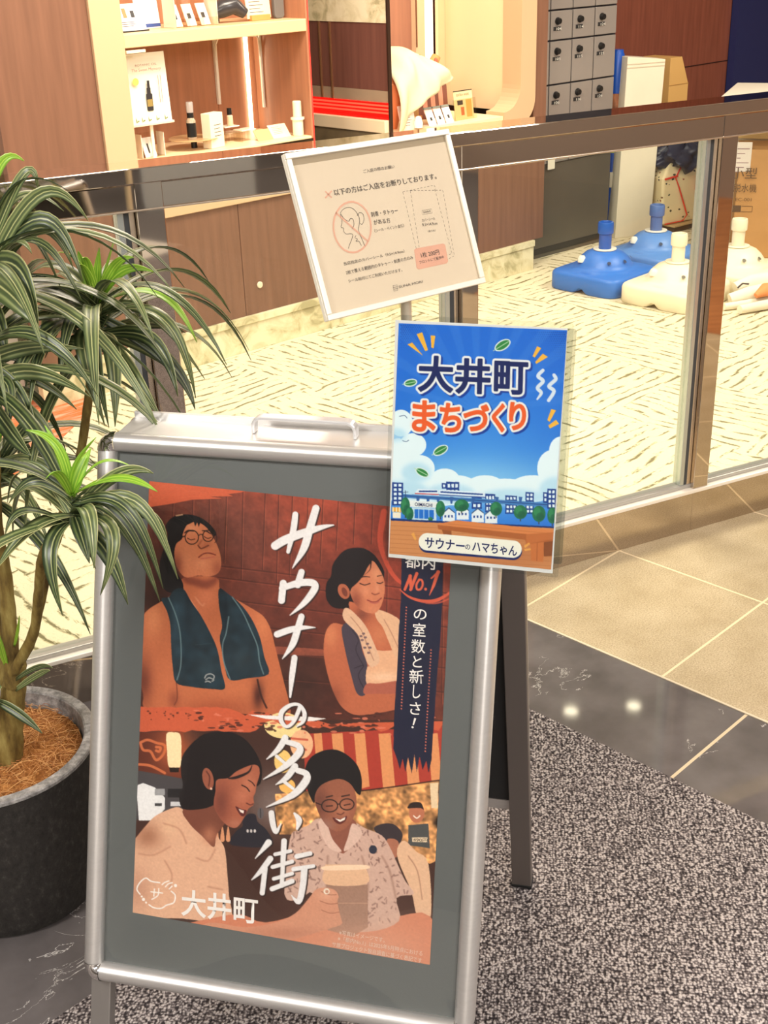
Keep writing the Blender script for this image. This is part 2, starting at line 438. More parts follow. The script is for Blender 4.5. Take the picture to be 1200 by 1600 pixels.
# shop carpet tiles: broken dark dashes, direction turning tile by tile
m, nt, b, tc = base_mat('cream_dashed_carpet', 0.95, 0.1)
sep = node(nt, 'ShaderNodeSeparateXYZ'); nt.links.new(tc.outputs['Object'], sep.inputs[0])
ck = node(nt, 'ShaderNodeTexChecker'); ck.inputs['Scale'].default_value = 2.0
mp0 = node(nt, 'ShaderNodeMapping'); mp0.inputs['Location'].default_value = (.13, .21, .13); nt.links.new(tc.outputs['Object'], mp0.inputs[0]); nt.links.new(mp0.outputs[0], ck.inputs['Vector'])
def dashes(along, across, sc):
    wob = noise_n(nt, tc.outputs['Object'], 3.0, 2)
    v = M_(nt, 'ADD', M_(nt, 'DIVIDE', sep.outputs[across], .047), M_(nt, 'MULTIPLY', wob, 3.0))
    st = M_(nt, 'MULTIPLY', M_(nt, 'ABSOLUTE', M_(nt, 'SUBTRACT', M_(nt, 'FRACT', M_(nt, 'ADD', v, 200.0)), .5)), 2.0)
    br = noise_n(nt, tc.outputs['Object'], 1.0, 3, .7, scale=sc)
    a1 = M_(nt, 'MULTIPLY', M_(nt, 'SUBTRACT', st, .56), 3.0, True); a2 = M_(nt, 'MULTIPLY', M_(nt, 'SUBTRACT', br, .45), 9.0, True)
    return M_(nt, 'MULTIPLY', a1, a2)
d1 = dashes(0, 1, (11, 46, 1)); d2 = dashes(1, 0, (46, 11, 1))
mxf = node(nt, 'ShaderNodeMix'); nt.links.new(ck.outputs['Fac'], mxf.inputs[0]); nt.links.new(d1, mxf.inputs[2]); nt.links.new(d2, mxf.inputs[3])
fine = noise_n(nt, tc.outputs['Object'], 130, 2); hh = M_(nt, 'MULTIPLY', M_(nt, 'ADD', mxf.outputs[0], M_(nt, 'MULTIPLY', M_(nt, 'SUBTRACT', fine, .5), .9)), 1.0, True)
c = ramp(nt, hh, [(.06, (226, 215, 186)), (.40, (204, 194, 160)), (.9, (128, 119, 90))])
nt.links.new(c, b.inputs['Base Color']); bump_n(nt, b, M_(nt, 'SUBTRACT', 1.0, hh), .6, .004); SHOPC = m
XE = 2.08; XM = 1.782; YM = 1.40
def loc_clip(P, kind, d, less=True): return clip_poly(P, fa if kind == 'x' else fb, d, less)
o = floor_piece('floor', back, 0.0, .05, SHOPC); struct(o, 'cream carpet with broken dark dashes inside the shop', 'floor')
P1 = loc_clip(loc_clip(front, 'x', XE, False), 'y', 3.3); o = floor_piece('floor', P1, 0.0, .05, TILE); struct(o, 'beige speckled floor tiles beside the glass balustrade', 'floor')
mat_poly = clip_poly(loc_clip(loc_clip(front, 'x', XM), 'y', YM), np.array([0, 1.]), -.7, False)
P2 = loc_clip(loc_clip(front, 'x', XE), 'x', XM, False); o = floor_piece('floor', P2, 0.0, .05, MARB); struct(o, 'strip of polished dark marble with white veins', 'floor')
P3 = loc_clip(loc_clip(front, 'x', XM), 'y', YM, False); o = floor_piece('floor', P3, 0.0, .05, MARB); struct(o, 'polished dark marble under the plant pot', 'floor')
o = floor_piece('floor', mat_poly, 0.002, .052, MATC); struct(o, 'dark grey woven carpet under the sign board', 'floor')
o = floor_piece('floor', clip_poly(clip_poly(front, np.array([0, 1.]), -.7), np.array([1., 0]), 2.6), .003, .052, mat('pale_corridor_tile', (214, 208, 196), .4)); struct(o, 'pale corridor floor tiles behind the viewer', 'floor')  # out of view, made pale to reflect as brightness in the poster cover
o = floor_piece('floor', clip_poly(clip_poly(front, np.array([1., 0]), 2.6, False), np.array([0, 1.]), 1.2), .004, .05, mat('charcoal_carpet', (92, 88, 86), .9)); struct(o, 'charcoal carpet at the right side of the corridor', 'floor')
mo, nt, b, tc = base_mat('orange_wood_floor', .4); q = noise_n(nt, tc.outputs['Object'], 3, 4, scale=(1, 9, 1)); nt.links.new(ramp(nt, q, [(.3, (150, 92, 50)), (.7, (206, 140, 84))]), b.inputs['Base Color'])
o = floor_piece('floor', clip_poly(clip_poly(front, np.array([1., 0]), 2.6, False), np.array([0, 1.]), 1.2, False), 0.003, .05, mo); struct(o, 'orange wood floor at the right end of the corridor', 'floor')
# metal lip between marble and beige tile
mb = MB(); mb.box2((XE-.004, -2.0, -.001), (XE+.002, 2.6, .0025)); o = mb.obj('trim_1', mat('pale_metal_trim', (214, 200, 176), .4, .3), None, rotz=FAZ); struct(o, 'thin pale metal trim between marble and beige tiles', 'trim')

# ------------------------------------------------------------------ balustrade, local X along its run
bal = thing('glass_balustrade', 'mirror-polished steel balustrade with glass panes between corridor and shop', 'balustrade', (0, 2.653, 0), GAZ)
MIR = mat('mirror_steel', (198, 186, 172), 0.035, 1.0); EDGE = mat('satin_steel_edge', (222, 206, 186), 0.25, 0.9)
S0, S1 = -2.6, 3.4
o = MB().box2((S0, -.012, 1.121), (S1, .085, 1.151)).obj('handrail', MIR, bal, bevel=.0022); o['label'] = 'polished flat handrail'
MB().box2((S0, 0.0, 1.070), (S1, .070, 1.1195)).obj('top_beam', MIR, bal, bevel=.002)
MB().box2((S0, -.002, 1.0665), (S1, .060, 1.0705)).obj('beam_edge', EDGE, bal, bevel=.001)
MB().box2((S0, 0.0, 0.0), (S1, .060, .117)).obj('base_plinth', MIR, bal, bevel=.001)
MB().box2((S0, -.006, .1172), (S1, .050, .128)).obj('base_channel', mat('white_glazing_bead', (236, 228, 214), .35, .2), bal, bevel=.002)
MB().box2((S0, .012, .128), (S1, .046, .139)).obj('base_channel', mat('grey_glazing_bead', (176, 172, 166), .3, .5), bal, bevel=.002)
posts = [(-1.25, -1.20), (-.517, -.460), (.218, .262), (.953, 1.002), (1.70, 1.75), (2.43, 2.48)]
GLASS = film('clear_glass', (246, 250, 248), 1.5, 0.0, gain=.8)
GE = mat('glass_edge', (150, 176, 176), .15, .2); DK = mat('dark_seal', (58, 60, 62), .4)
for a, b_ in posts:
    MB().box2((a, -.001, .0), (b_, .058, 1.121)).obj('post', MIR, bal, bevel=.0018)
    o = MB().box2((a-.0125, .014, .139), (a-.001, .046, 1.068)).obj('glazing_channel', EDGE, bal, bevel=.0015)
    MB().box2((a-.0225, .016, .139), (a-.0128, .044, 1.068)).obj('glazing_seal', DK, bal)
    MB().box2((a-.036, .014, .139), (a-.0228, .046, 1.068)).obj('glazing_channel', mat('pale_steel', (196, 204, 202), .22, .8), bal, bevel=.0015)
edges = [S0] + [x for p in posts for x in (p[0]-.036, p[1])] + [S1]
for k in range(0, len(edges), 2):
    o = MB().box2((edges[k]+.001, .026, .139), (edges[k+1]-.001, .036, 1.068)).obj('glass_pane', GLASS, bal); o['label'] = 'clear glass pane'

# ------------------------------------------------------------------ shop wall frame: s along, t behind, z up
WAZ = math.radians(41.6); wd = np.array([math.cos(WAZ), math.sin(WAZ)]); wn = np.array([-math.sin(WAZ), math.cos(WAZ)])
W0 = np.array([-.77, 4.645])
WL = (W0[0], W0[1], 0.0)
def wpt(s, t, z=0.0): p = W0 + wd*s + wn*t; return (p[0], p[1], z)
def wood(name, col, amt=.16, rough=.38, sc=(14, 14, .9)):
    return mat(name, col, rough, 0.0, vary=(3.0, amt, sc), spec=.4)
BROWN = wood('brown_wood_panel', (124, 88, 70), .12); BROWN2 = wood('red_brown_wood_wall', (156, 92, 74), .16)
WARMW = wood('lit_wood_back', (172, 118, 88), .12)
BEIGE = mat('beige_laminate', (206, 172, 136), .45); CREAM = mat('cream_plaster', (238, 216, 180), .6)
m, nt, b, tc = base_mat('cream_marble', .3)
n1 = noise_n(nt, tc.outputs['Object'], 9, 7, .6, dist=1.2); c = ramp(nt, n1, [(.36, (176, 166, 128)), (.46, (214, 202, 164)), (.6, (232, 222, 190))])
nt.links.new(c, b.inputs['Base Color']); CMARB = m
def wbox(name, a, b_, m_, bevel=0.0):
    return MB().box2(a, b_).obj(name, m_, None, loc=WL, rotz=WAZ, bevel=bevel)
wf = thing('wall_counter', 'long shop front wall of brown wood panels on a cream marble skirting', 'wall', WL, WAZ); wf['kind'] = 'structure'
def wpart(name, a, b_, m_, bevel=0.0): return MB().box2(a, b_).obj(name, m_, wf, bevel=bevel)
wpart('marble_skirting', (-.615, -.006, 0), (2.076, .03, .115), CMARB, .002)
wpart('marble_skirting', (-.615, -.014, .1165), (2.076, .03, .147), CMARB, .002)
xs = [-.615, -.235, .318, .93, 1.51, 2.15]
for k in range(5):
    lo = .147
    wpart('wood_panel', (xs[k]+.0012, -.0, lo), (xs[k+1]-.0012, .03, .60 if k else 2.6), BROWN, .001)
wpart('edge_band', (-.235, -.012, .6005), (2.06, .03, .7), BEIGE, .003)['label'] = 'beige band under the display shelf'
wpart('wood_panel', (2.06, 0, .601), (2.15, .11, 2.6), BROWN, .001)
o = wpart('core', (-.60, .031, 0), (2.10, .06, .60), mat('dark_core', (40, 32, 28), .8))
# white round cap on a panel
o = MB().lathe([(0.0135, 0), (.0135, .004), (.011, .006)], 20, M=Matrix.Translation((.395, -.0005, .262)) @ Matrix.Rotation(math.pi/2, 4, 'X')).obj('round_cap', mat('ivory_plastic', (232, 214, 190), .4), wf)
o['label'] = 'small round ivory cap on a wood panel'
# display cabinet: frame, shelf beam, back
cab = thing('display_cabinet', 'beige framed lit display cabinet with a wood back behind the balustrade', 'display cabinet', WL, WAZ)
def cbox(name, a, b_, m_, bevel=0.0): return MB().box2(a, b_).obj(name, m_, cab, bevel=bevel)
cbox('side_frame', (-.235, -.012, .801), (-.112, .36, 2.6), BEIGE, .002)
cbox('display_floor', (-.1115, -.008, .802), (.705, .34, .812), mat('cream_shelf', (240, 214, 170), .35), .002)
cbox('side_panel', (.7055, -.008, .802), (.715, .36, 2.6), WARMW, .001)
o = cbox('edge_light', (.7155, -.010, .70), (.7185, -.004, 2.6), mat('red_edge_light', (255, 60, 50), .4, emit=.8)); o['label'] = 'thin red glowing edge strip'
cbox('shelf', (-.1115, -.008, 1.205), (.712, .34, 1.250), mat('shelf_laminate', (222, 190, 146), .4), .003)
cbox('back_board', (-.1115, .341, .801), (.506, .36, 2.6), WARMW)
cbox('back_board', (.508, .341, .801), (.705, .36, 2.6), WARMW)
o = cbox('light_strip', (.655, .328, .813), (.667, .340, 1.200), mat('led_strip_light', (255, 240, 205), .5, emit=6.0)); o['label'] = 'bright vertical light strip'
for s_ in (.505,):   # shelf standards with curved bracket arms
    cbox('shelf_standard', (s_-.006, .325, .93), (s_+.006, .339, 1.204), mat('white_steel', (232, 224, 208), .35), .001)
    P = [(s_, .325, 1.10), (s_, .322, 1.16), (s_, .30, 1.188), (s_, .26, 1.199), (s_, .05, 1.2005)]
    MB().tube(P, .004, 8).obj('shelf_bracket', MATS['white_steel'], cab)
cbox('shelf_standard', (.697, .286, .90), (.7052, .298, 1.204), MATS['white_steel'], .001)
MB().tube([(.698, .29, 1.10), (.69, .285, 1.17), (.66, .27, 1.197), (.60, .20, 1.2005)], .004, 8).obj('shelf_bracket', MATS['white_steel'], cab)
o = cbox('price_rail', (-.108, -.012, 1.187), (-.03, -.004, 1.197), mat('ivory_strip', (244, 226, 190), .4), .001)
# passage wall seen past the cabinet: marble, dark panel, red-lit steps
pj = thing('wall_passage', 'dark brown passage wall with marble band, brass strips and a red-lit base', 'wall', (0.086, 5.405, 0), math.radians(-45)); pj['kind'] = 'structure'
def pbox(name, a, b_, m_, bevel=0.0): return MB().box2(a, b_).obj(name, m_, pj, bevel=bevel)
K = 1.0
pbox('marble_band', (-.62, .0, 1.204), (-.006, .012, 2.6), CMARB)
DBROWN = wood('dark_brown_gloss_panel', (112, 72, 62), .12, .12); 
pbox('dark_panel', (-.62, .004, .937), (-.006, .012, 1.203), DBROWN)
for s_ in (-.420, -.354): pbox('brass_strip', (s_, -.004, .89), (s_+.009, .004, 1.203), mat('brass_strip', (176, 130, 96), .3, .8), .001)
pbox('marble_skirting', (-.62, .002, .889), (-.006, .012, .936), mat('grey_marble', (160, 138, 114), .25, vary=(8, .1)))
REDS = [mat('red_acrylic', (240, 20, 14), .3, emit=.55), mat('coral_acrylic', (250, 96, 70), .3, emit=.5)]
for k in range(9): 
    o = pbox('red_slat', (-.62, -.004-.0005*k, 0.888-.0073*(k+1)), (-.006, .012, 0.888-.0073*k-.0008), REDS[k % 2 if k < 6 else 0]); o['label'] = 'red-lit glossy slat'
pbox('cream_ledge', (-.62, -.03, .768), (-.006, .012, .820), CREAM, .002)
pbox('stone_base', (-.62, -.025, .0), (-.006, .012, .7675), mat('dark_stone', (110, 96, 72), .35, vary=(14, .25)))
MB().box2((-.0055, -.006, .76), (.003, .012, 2.6)).obj('corner_trim', mat('dark_bronze', (74, 54, 44), .3, .6), pj, bevel=.001)
# reception recess and its rounded frame
rc = thing('reception_frame', 'cream lit reception recess with rounded beige surround right of the display', 'reception desk', WL, WAZ)
def rbox(name, a, b_, m_, bevel=0.0): return MB().box2(a, b_).obj(name, m_, rc, bevel=bevel)
Mx = Matrix.Rotation(math.pi/2, 4, 'X')
out = rrect(1.20, .72, 2.055, 3.4, .14, 10); inn = rrect(.9, .775, 1.952, 3.2, .11, 10)
# surround: right post plus rounded lower corner
P = [(1.952, 2.6)] + [(1.842+.11*math.cos(t), .885-.11*math.sin(t)) for t in np.linspace(0, math.pi/2, 10)] + [(1.842, .705)] + [(1.935+.12*math.sin(t), .825-.12*math.cos(t)) for t in np.linspace(0, math.pi/2, 10)] + [(2.055, 2.6)]
mb = MB(); n = len(P); vs = [(x, -.014, z) for x, z in P]+[(x, .10, z) for x, z in P]
mb.add(vs, [tuple(range(n)), tuple(range(n, 2*n))[::-1]] + [(i, (i+1) % n, n+(i+1) % n, n+i) for i in range(n)])
mb.obj('rounded_surround', BEIGE, rc)
rbox('counter_top', (1.16, -.008, .735), (1.841, .49, .760), mat('cream_counter', (246, 222, 178), .35), .002)
rbox('recess_back', (1.93, .50, .761), (2.6, .52, 2.6), mat('cream_recess', (238, 214, 172), .6))
rbox('recess_side', (1.975, .101, .761), (2.0, .498, 2.6), MATS['cream_recess'])
rbox('wood_back', (1.30, .55, .80), (1.80, .57, 2.6), wood('pinkish_wood', (182, 130, 108), .1))
rbox('cream_strip', (1.80, .52, .80), (1.86, .55, 2.6), CREAM)
o = rbox('light_panel', (1.865, .53, .80), (1.925, .54, 2.6), mat('white_light_panel', (255, 244, 222), .5, emit=.9)); o['label'] = 'glowing white light panel'
rbox('brown_strip', (1.80, .515, 1.04), (1.806, .52, 2.6), mat('brown_trim', (130, 86, 60), .4))
# back walls
o = wbox('wall_back', (1.8, .95, 0), (5.12, 1.0, 2.7), BROWN2); struct(o, 'red-brown wood back wall with one horizontal joint', 'wall')
o = wbox('trim_2', (1.8, .946, .678), (5.12, .951, .684), mat('joint_dark', (60, 30, 24), .6)); struct(o, 'dark horizontal joint in the red-brown wall', 'trim')
o = wbox('wall_right', (5.125, .90, 0), (6.6, .95, 2.7), mat('navy_wall', (44, 52, 108), .6)); struct(o, 'dark navy wall at the far right', 'wall')
o = wbox('wall_left', (-2.6, .10, 0), (-.63, .15, 2.7), mat('pale_stone_wall', (196, 186, 174), .5, vary=(5, .08))); struct(o, 'pale stone wall at the far left of the shop', 'wall')
o = wbox('wall_far', (-.6, 1.6, 0), (2.6, 1.65, 2.7), CREAM); struct(o, 'cream wall behind the reception', 'wall')
# orange-streaked carpet area at the left
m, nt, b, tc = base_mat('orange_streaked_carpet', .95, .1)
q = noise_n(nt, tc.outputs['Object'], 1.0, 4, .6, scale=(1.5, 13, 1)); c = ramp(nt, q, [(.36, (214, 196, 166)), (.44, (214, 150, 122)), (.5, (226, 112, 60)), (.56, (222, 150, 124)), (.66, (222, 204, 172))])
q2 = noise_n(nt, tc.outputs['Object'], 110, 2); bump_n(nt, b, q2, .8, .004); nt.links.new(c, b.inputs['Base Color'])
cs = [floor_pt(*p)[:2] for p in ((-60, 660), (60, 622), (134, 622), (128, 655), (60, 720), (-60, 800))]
o = MB().prism([(np.array(p)@wd, np.array(p)@wn) for p in cs], .0, .004).obj('streaked_carpet_patch', m, None, rotz=WAZ); tag(o, 'orange and pink streaked carpet patch on the shop floor at the left', 'carpet')
# ceiling and the corridor behind the viewer
CE = mat('ceiling_grey', (200, 202, 210), .7)
o = MB().prism(ROOM, 2.72, 2.76).obj('ceiling', CE, None); struct(o, 'grey ceiling over corridor and shop', 'ceiling')
o = MB().box2((-4.5, -4.65, 0), (5.2, -4.6, 2.72)).obj('wall_near', mat('corridor_wall', (150, 144, 140), .5), None); struct(o, 'grey corridor wall opposite the shop', 'wall')
o = MB().box2((5.2, -4.6, 0), (5.25, 9.6, 2.72)).obj('wall_east', mat('taupe_wall', (150, 134, 122), .5), None); struct(o, 'taupe wall closing the corridor at the right', 'wall')
o = MB().box2((-4.55, -4.6, 0), (-4.5, 9.6, 2.72)).obj('wall_west', mat('corridor_pale', (170, 160, 150), .5), None); struct(o, 'pale wall closing the corridor at the left', 'wall')
o = MB().box2((-4.5, 9.6, 0), (5.2, 9.65, 2.72)).obj('wall_north', BROWN2, None); struct(o, 'brown wall at the back of the building', 'wall')

for k, (x, y) in enumerate(((1.461, 6.127), (1.078, 6.096), (1.9, 4.5), (.9, -.6))):
    t = thing('ceiling_downlight', ['round ceiling downlight above the blue umbrella bases', 'round ceiling downlight above the end of the wood counter', 'round ceiling downlight inside the shop above the balustrade', 'round ceiling downlight in the corridor'][k], 'ceiling light', (x, y, 2.72))
    MB().lathe([(.05, -.001), (.06, -.012), (.045, -.012)], 24, cap=False).obj('trim_ring', mat('white_trim_ring', (230, 230, 228), .4), t)
    MB().lathe([(.0, -.004), (.044, -.004)], 24, cap=False).obj('lens', mat('downlight_lens', (255, 236, 206), .5, emit=14), t, recalc=False)

t = thing('rail_reflection_box', 'unseen pale grey box added in the corridor for the steel rail to mirror', 'cabinet', (3.55, -1.55, .005), math.radians(40))  # box out of view, added as a light patch in the rail's reflection
MB().box2((-.35, -.2, .0), (.35, .2, .9)).obj('reflection_box_body', mat('pale_grey_laminate', (196, 202, 204), .5), t, bevel=.004); MB().box2((-.36, -.21, .9005), (.36, .21, .92)).obj('reflection_box_top', mat('pale_grey_top', (210, 214, 214), .4), t, bevel=.002)
# ------------------------------------------------------------------ A-frame sign board
SILVER = mat('brushed_aluminium', (205, 203, 200), 0.38, 0.75, vary=(40, .03, (1, 1, 8)))
SILVER_D = mat('aluminium_side', (150, 146, 142), 0.42, 0.7)
CHROME = mat('chrome', (225, 225, 225), 0.06, 1.0)
BYAW = math.radians(-14.09); BL = math.radians(20.24)
bX = np.array([math.cos(BYAW), math.sin(BYAW), 0]); bY = np.array([-math.sin(BYAW), math.cos(BYAW), 0])
WO = np.array([-0.359, 1.539, 0.924])                 # window top-left corner
broot = np.array([*(WO + bX*0.2525 + bY*0.035)[:2], 0.0])
bDn = -bY*math.sin(BL) + np.array([0, 0, -math.cos(BL)])   # down the front face
bN = np.cross(bDn, bX); bN = bN/np.linalg.norm(bN)         # out of the face towards the viewer
if bN[1] > 0: bN = -bN
WW, WH = 0.505, 0.723
sign = thing('sign_board', 'silver A-frame sign board holding a sauna poster, standing on the grey carpet', 'sign board', tuple(broot), BYAW)
Rb = Matrix.Rotation(-BYAW, 4, 'Z')
def to_b(P):
    P = np.atleast_2d(P) - broot; c, s_ = math.cos(-BYAW), math.sin(-BYAW)
    return np.column_stack([P[:, 0]*c-P[:, 1]*s_, P[:, 0]*s_+P[:, 1]*c, P[:, 2]])
def bp(u, v, n=0.0):                                   # window coordinates -> sign's own space
    return to_b(WO + bX*u + bDn*v + bN*n)[0]
def b_px(x, y, n=0.0):                                 # photo pixel on the face -> (u, v)
    q = plane_pt(x, y, WO+bN*n, bN) - WO - bN*n
    return q@bX, q@bDn
def frame_face(prefix, pt, window=True):
    """four half-round profile bars, four chrome corners; pt(u,v,n) -> local point"""
    fw = 0.026
    def bar(name, u0, v0, u1, v1, along):
        mb = MB(); n = 10; ring = []
        for k in range(n+1):                            # half-round section from inner to outer edge
            t = k/n; a = math.pi*t
            ring.append((t*fw, 0.004+0.010*math.sin(a)**0.7))
        ring = [(0, -0.010)] + ring + [(fw, -0.010)]
        vs = []
        for e in (0, 1):
            for w, h in ring:
                if along == 'u': vs.append(pt(u0 if e == 0 else u1, v0 + w*(1 if v1 > v0 else -1), h))
                else: vs.append(pt(u0 + w*(1 if u1 > u0 else -1), v0 if e == 0 else v1, h))
        m = len(ring)
        fs = [(i, i+1, m+i+1, m+i) for i in range(m-1)] + [tuple(range(m))[::-1], tuple(range(m, 2*m)), (m-1, 0, m, 2*m-1)]
        mb.add(vs, fs, True); return mb.obj(name, SILVER, sign, angle=50)
    g = 0.0
    bar('frame_bar', g, 0, WW-g, -1, 'u'); bar('frame_bar', g, WH, WW-g, WH+1, 'u')
    bar('frame_bar', 0, g, -1, WH-g, 'v'); bar('frame_bar', WW, g, WW+1, WH-g, 'v')
    for cu, cv, su, sv in ((0, 0, -1, -1), (WW, 0, 1, -1), (0, WH, -1, 1), (WW, WH, 1, 1)):
        mb = MB(); na = 8; nk = 8; vs = []
        for i in range(na+1):
            a = math.pi/2*i/na
            for k in range(nk+1):
                t = k/nk; r = fw*1.04*t; h = 0.004+0.0115*math.sin(math.pi*t)**0.7
                vs.append(pt(cu+su*r*math.cos(a), cv+sv*r*math.sin(a), h))
        for i in range(na+1):
            a = math.pi/2*i/na; vs.append(pt(cu+su*fw*1.04*math.cos(a), cv+sv*fw*1.04*math.sin(a), -0.011))
        fs = [(i*(nk+1)+k, i*(nk+1)+k+1, (i+1)*(nk+1)+k+1, (i+1)*(nk+1)+k) for i in range(na) for k in range(nk)]
        b0 = (na+1)*(nk+1)
        fs += [(i*(nk+1)+nk, b0+i, b0+i+1, (i+1)*(nk+1)+nk) for i in range(na)]
        mb.add(vs, fs, True); o = mb.obj('corner_cap', CHROME, sign, angle=60); o['label'] = 'shiny chrome rounded corner cap'
frame_face('front', bp)
# rear face, mirrored
RL = math.radians(14.5)
def rp(u, v, n=0.0):
    y0 = 0.035; z0 = WO[2]
    x = u-0.2525+0.013; y = y0 + v*math.sin(RL) + n*math.cos(RL); z = z0 - v*math.cos(RL) + n*math.sin(RL)
    return np.array([x, y, z])
frame_face('rear', rp)
BLACKP = mat('black_backing_board', (26, 27, 28), 0.6)
def slab(pt, u0, v0, u1, v1, n0, n1):
    mb = MB(); vs = [pt(u, v, n) for n in (n0, n1) for u, v in ((u0, v0), (u1, v0), (u1, v1), (u0, v1))]
    mb.add(vs, [(0, 1, 2, 3), (7, 6, 5, 4), (0, 4, 5, 1), (1, 5, 6, 2), (2, 6, 7, 3), (3, 7, 4, 0)]); return mb
o = slab(bp, -0.002, -0.002, WW+0.002, WH+0.002, -0.012, -0.007).obj('back_panel', BLACKP, sign); o['label'] = 'matt black back panel'
o = slab(rp, -0.002, -0.002, WW+0.002, WH+0.002, -0.010, -0.004).obj('back_panel', BLACKP, sign); o['label'] = 'matt black back panel'
GREYS = mat('grey_backing_sheet', (88, 92, 90), 0.5)
slab(bp, -0.001, -0.001, WW+0.001, WH+0.001, -0.007, -0.0035).obj('backing_sheet', GREYS, sign)['label'] = 'plain dark grey backing sheet'
# legs
def leg(pt, u0, v1, n0=-0.030, n1=-0.011, w=0.030, m=None):
    o = slab(pt, u0, 0.0, u0+w, v1, n0, n1).obj('leg', m or SILVER_D, sign, bevel=0.0015)
    f = MB(); 
    f = slab(pt, u0-0.001, v1-0.012, u0+w+0.001, v1, n0-0.001, n1+0.001).obj('rubber_foot', mat('black_rubber', (22, 22, 22), 0.7), o, bevel=0.001); f['label'] = 'black rubber foot'
vf = WO[2]/math.cos(BL)-0.008; vr = WO[2]/math.cos(RL)-0.005
leg(bp, -0.022, vf); leg(bp, WW-0.008, vf)
RD = mat('dark_anodised_leg', (112, 104, 99), .5, .5); leg(rp, -0.026, vr, m=RD, w=.034); leg(rp, WW-0.006, vr, m=RD, w=.034)
# top plate, hinge lip and carrying handle
mb = MB(); mb.box((0, 0.0, WO[2]+0.024), (WW-0.004, 0.062, 0.003)); mb.box((0, 0.030, WO[2]+0.029), (WW-0.004, 0.006, 0.010))
mb.obj('top_plate', mat('top_plate_aluminium', (225, 223, 220), 0.3, 0.6), sign, bevel=0.001)
hz = WO[2]+0.026
q = to_b(np.array([plane_pt(397, 676, (0, 0, hz), np.array([0, 0, 1.])), plane_pt(552, 690, (0, 0, hz), np.array([0, 0, 1.]))]))
xa, xb = q[0][0], q[1][0]
pts = []
for k in range(7):
    a = math.pi/2*k/6; pts.append((xa+0.012*(1-math.sin(a)) if False else xa+0.012*(1-math.cos(a)), 0, hz+0.010+0.012*math.sin(a)))
for k in range(7):
    a = math.pi/2*(1-k/6); pts.append((xb-0.012*(1-math.cos(a)), 0, hz+0.010+0.012*math.sin(a)))
pts = [(xa, 0, hz)] + pts + [(xb, 0, hz)]
mb = MB(); vs = []; fs = []
for x, y, z in pts:
    pass
P = np.array(pts); n = len(P)
for i in range(n):
    t = P[min(i+1, n-1)]-P[max(i-1, 0)]; t /= np.linalg.norm(t); nn = np.array([-t[2], 0, t[0]])
    for sy, sn in ((-1, -1), (1, -1), (1, 1), (-1, 1)): vs.append(P[i] + np.array([0, 0.008*sy, 0]) + nn*0.0022*sn)
for i in range(n-1):
    for k in range(4): fs.append((i*4+k, i*4+(k+1) % 4, (i+1)*4+(k+1) % 4, (i+1)*4+k))
fs += [(3, 2, 1, 0), tuple((n-1)*4+k for k in range(4))]
mb.add(vs, fs); mb.obj('carrying_handle', mat('handle_aluminium', (215, 215, 216), 0.3, 0.5), sign, bevel=0.0012)['label'] = 'arched metal carrying handle'

# ---- the sauna poster, painted flat
PC = [b_px(*p) for p in ((232, 752), (708, 802), (671, 1509), (206, 1427))]
NX, NY = 520, 800
uu = np.linspace(0, 1, NX)[None, :, None]; vv = np.linspace(0, 1, NY)[:, None, None]
c0, c1, c2, c3 = [np.array(c) for c in PC]
UV = (1-vv)*((1-uu)*c0+uu*c1) + vv*((1-uu)*c3+uu*c2)
Pw = WO + UV[..., :1]*bX + UV[..., 1:]*bDn + bN*(-0.0028)
PX, PY = proj_np(Pw)
A = Art(NX, NY, PX, PY)
full = np.ones((NY, NX))
# upper picture: sauna room of dark boards
A.im[:] = (104, 44, 30)
A.zoom(0, 0, 1)
A.glow((470, 790), 130, 90, (176, 66, 40), .85); A.glow((640, 830), 110, 170, (150, 52, 34), .9)
A.glow((360, 830), 90, 60, (88, 50, 40), .6); A.glow((300, 1060), 150, 120, (60, 26, 20), .5)
A.glow((470, 1070), 60, 70, (62, 34, 26), .95); A.glow((500, 930), 60, 60, (104, 40, 28), .6)
A.glow((560, 1080), 90, 60, (60, 28, 22), .8); A.glow((245, 980), 40, 140, (40, 22, 18), .8)
for x0, x1, y1 in ((272, 268, 840), (302, 300, 850), (328, 326, 855), (355, 350, 880), (380, 377, 905), (415, 410, 890), (436, 432, 910), (458, 452, 900), (482, 478, 880), (506, 500, 880), (530, 525, 860), (556, 552, 850), (584, 580, 850), (606, 604, 1000), (640, 636, 1000), (694, 690, 1100)):
    A.stroke([(x0, 752), (x1, y1)], 1.6, (62, 26, 20), .55); A.stroke([(x0+1.6, 752), (x1+1.6, y1)], .9, (186, 92, 62), .45)
for y0, y1 in ((884, 905), (902, 925), (935, 958), (972, 990), (1010, 1022), (1052, 1060)):
    A.stroke([(340, y0), (700, y1+22)], 1.8, (58, 24, 18), .6); A.stroke([(340, y0+2), (700, y1+24)], 1.0, (170, 74, 48), .35)
A.fill([(430, 1010), (470, 1012), (520, 1016), (520, 1026), (430, 1022)], (150, 70, 48), False, .8)
A.noise(6, .035); A.noise(1.5, .02)
# orange brush band, top left
A.zoom(140, 640, .4)
A.fill([(215, 262), (300, 278), (420, 296), (520, 306), (610, 316), (590, 324), (540, 330), (560, 338), (470, 340), (520, 347), (400, 352), (330, 366), (215, 384)], (203, 82, 46), False)
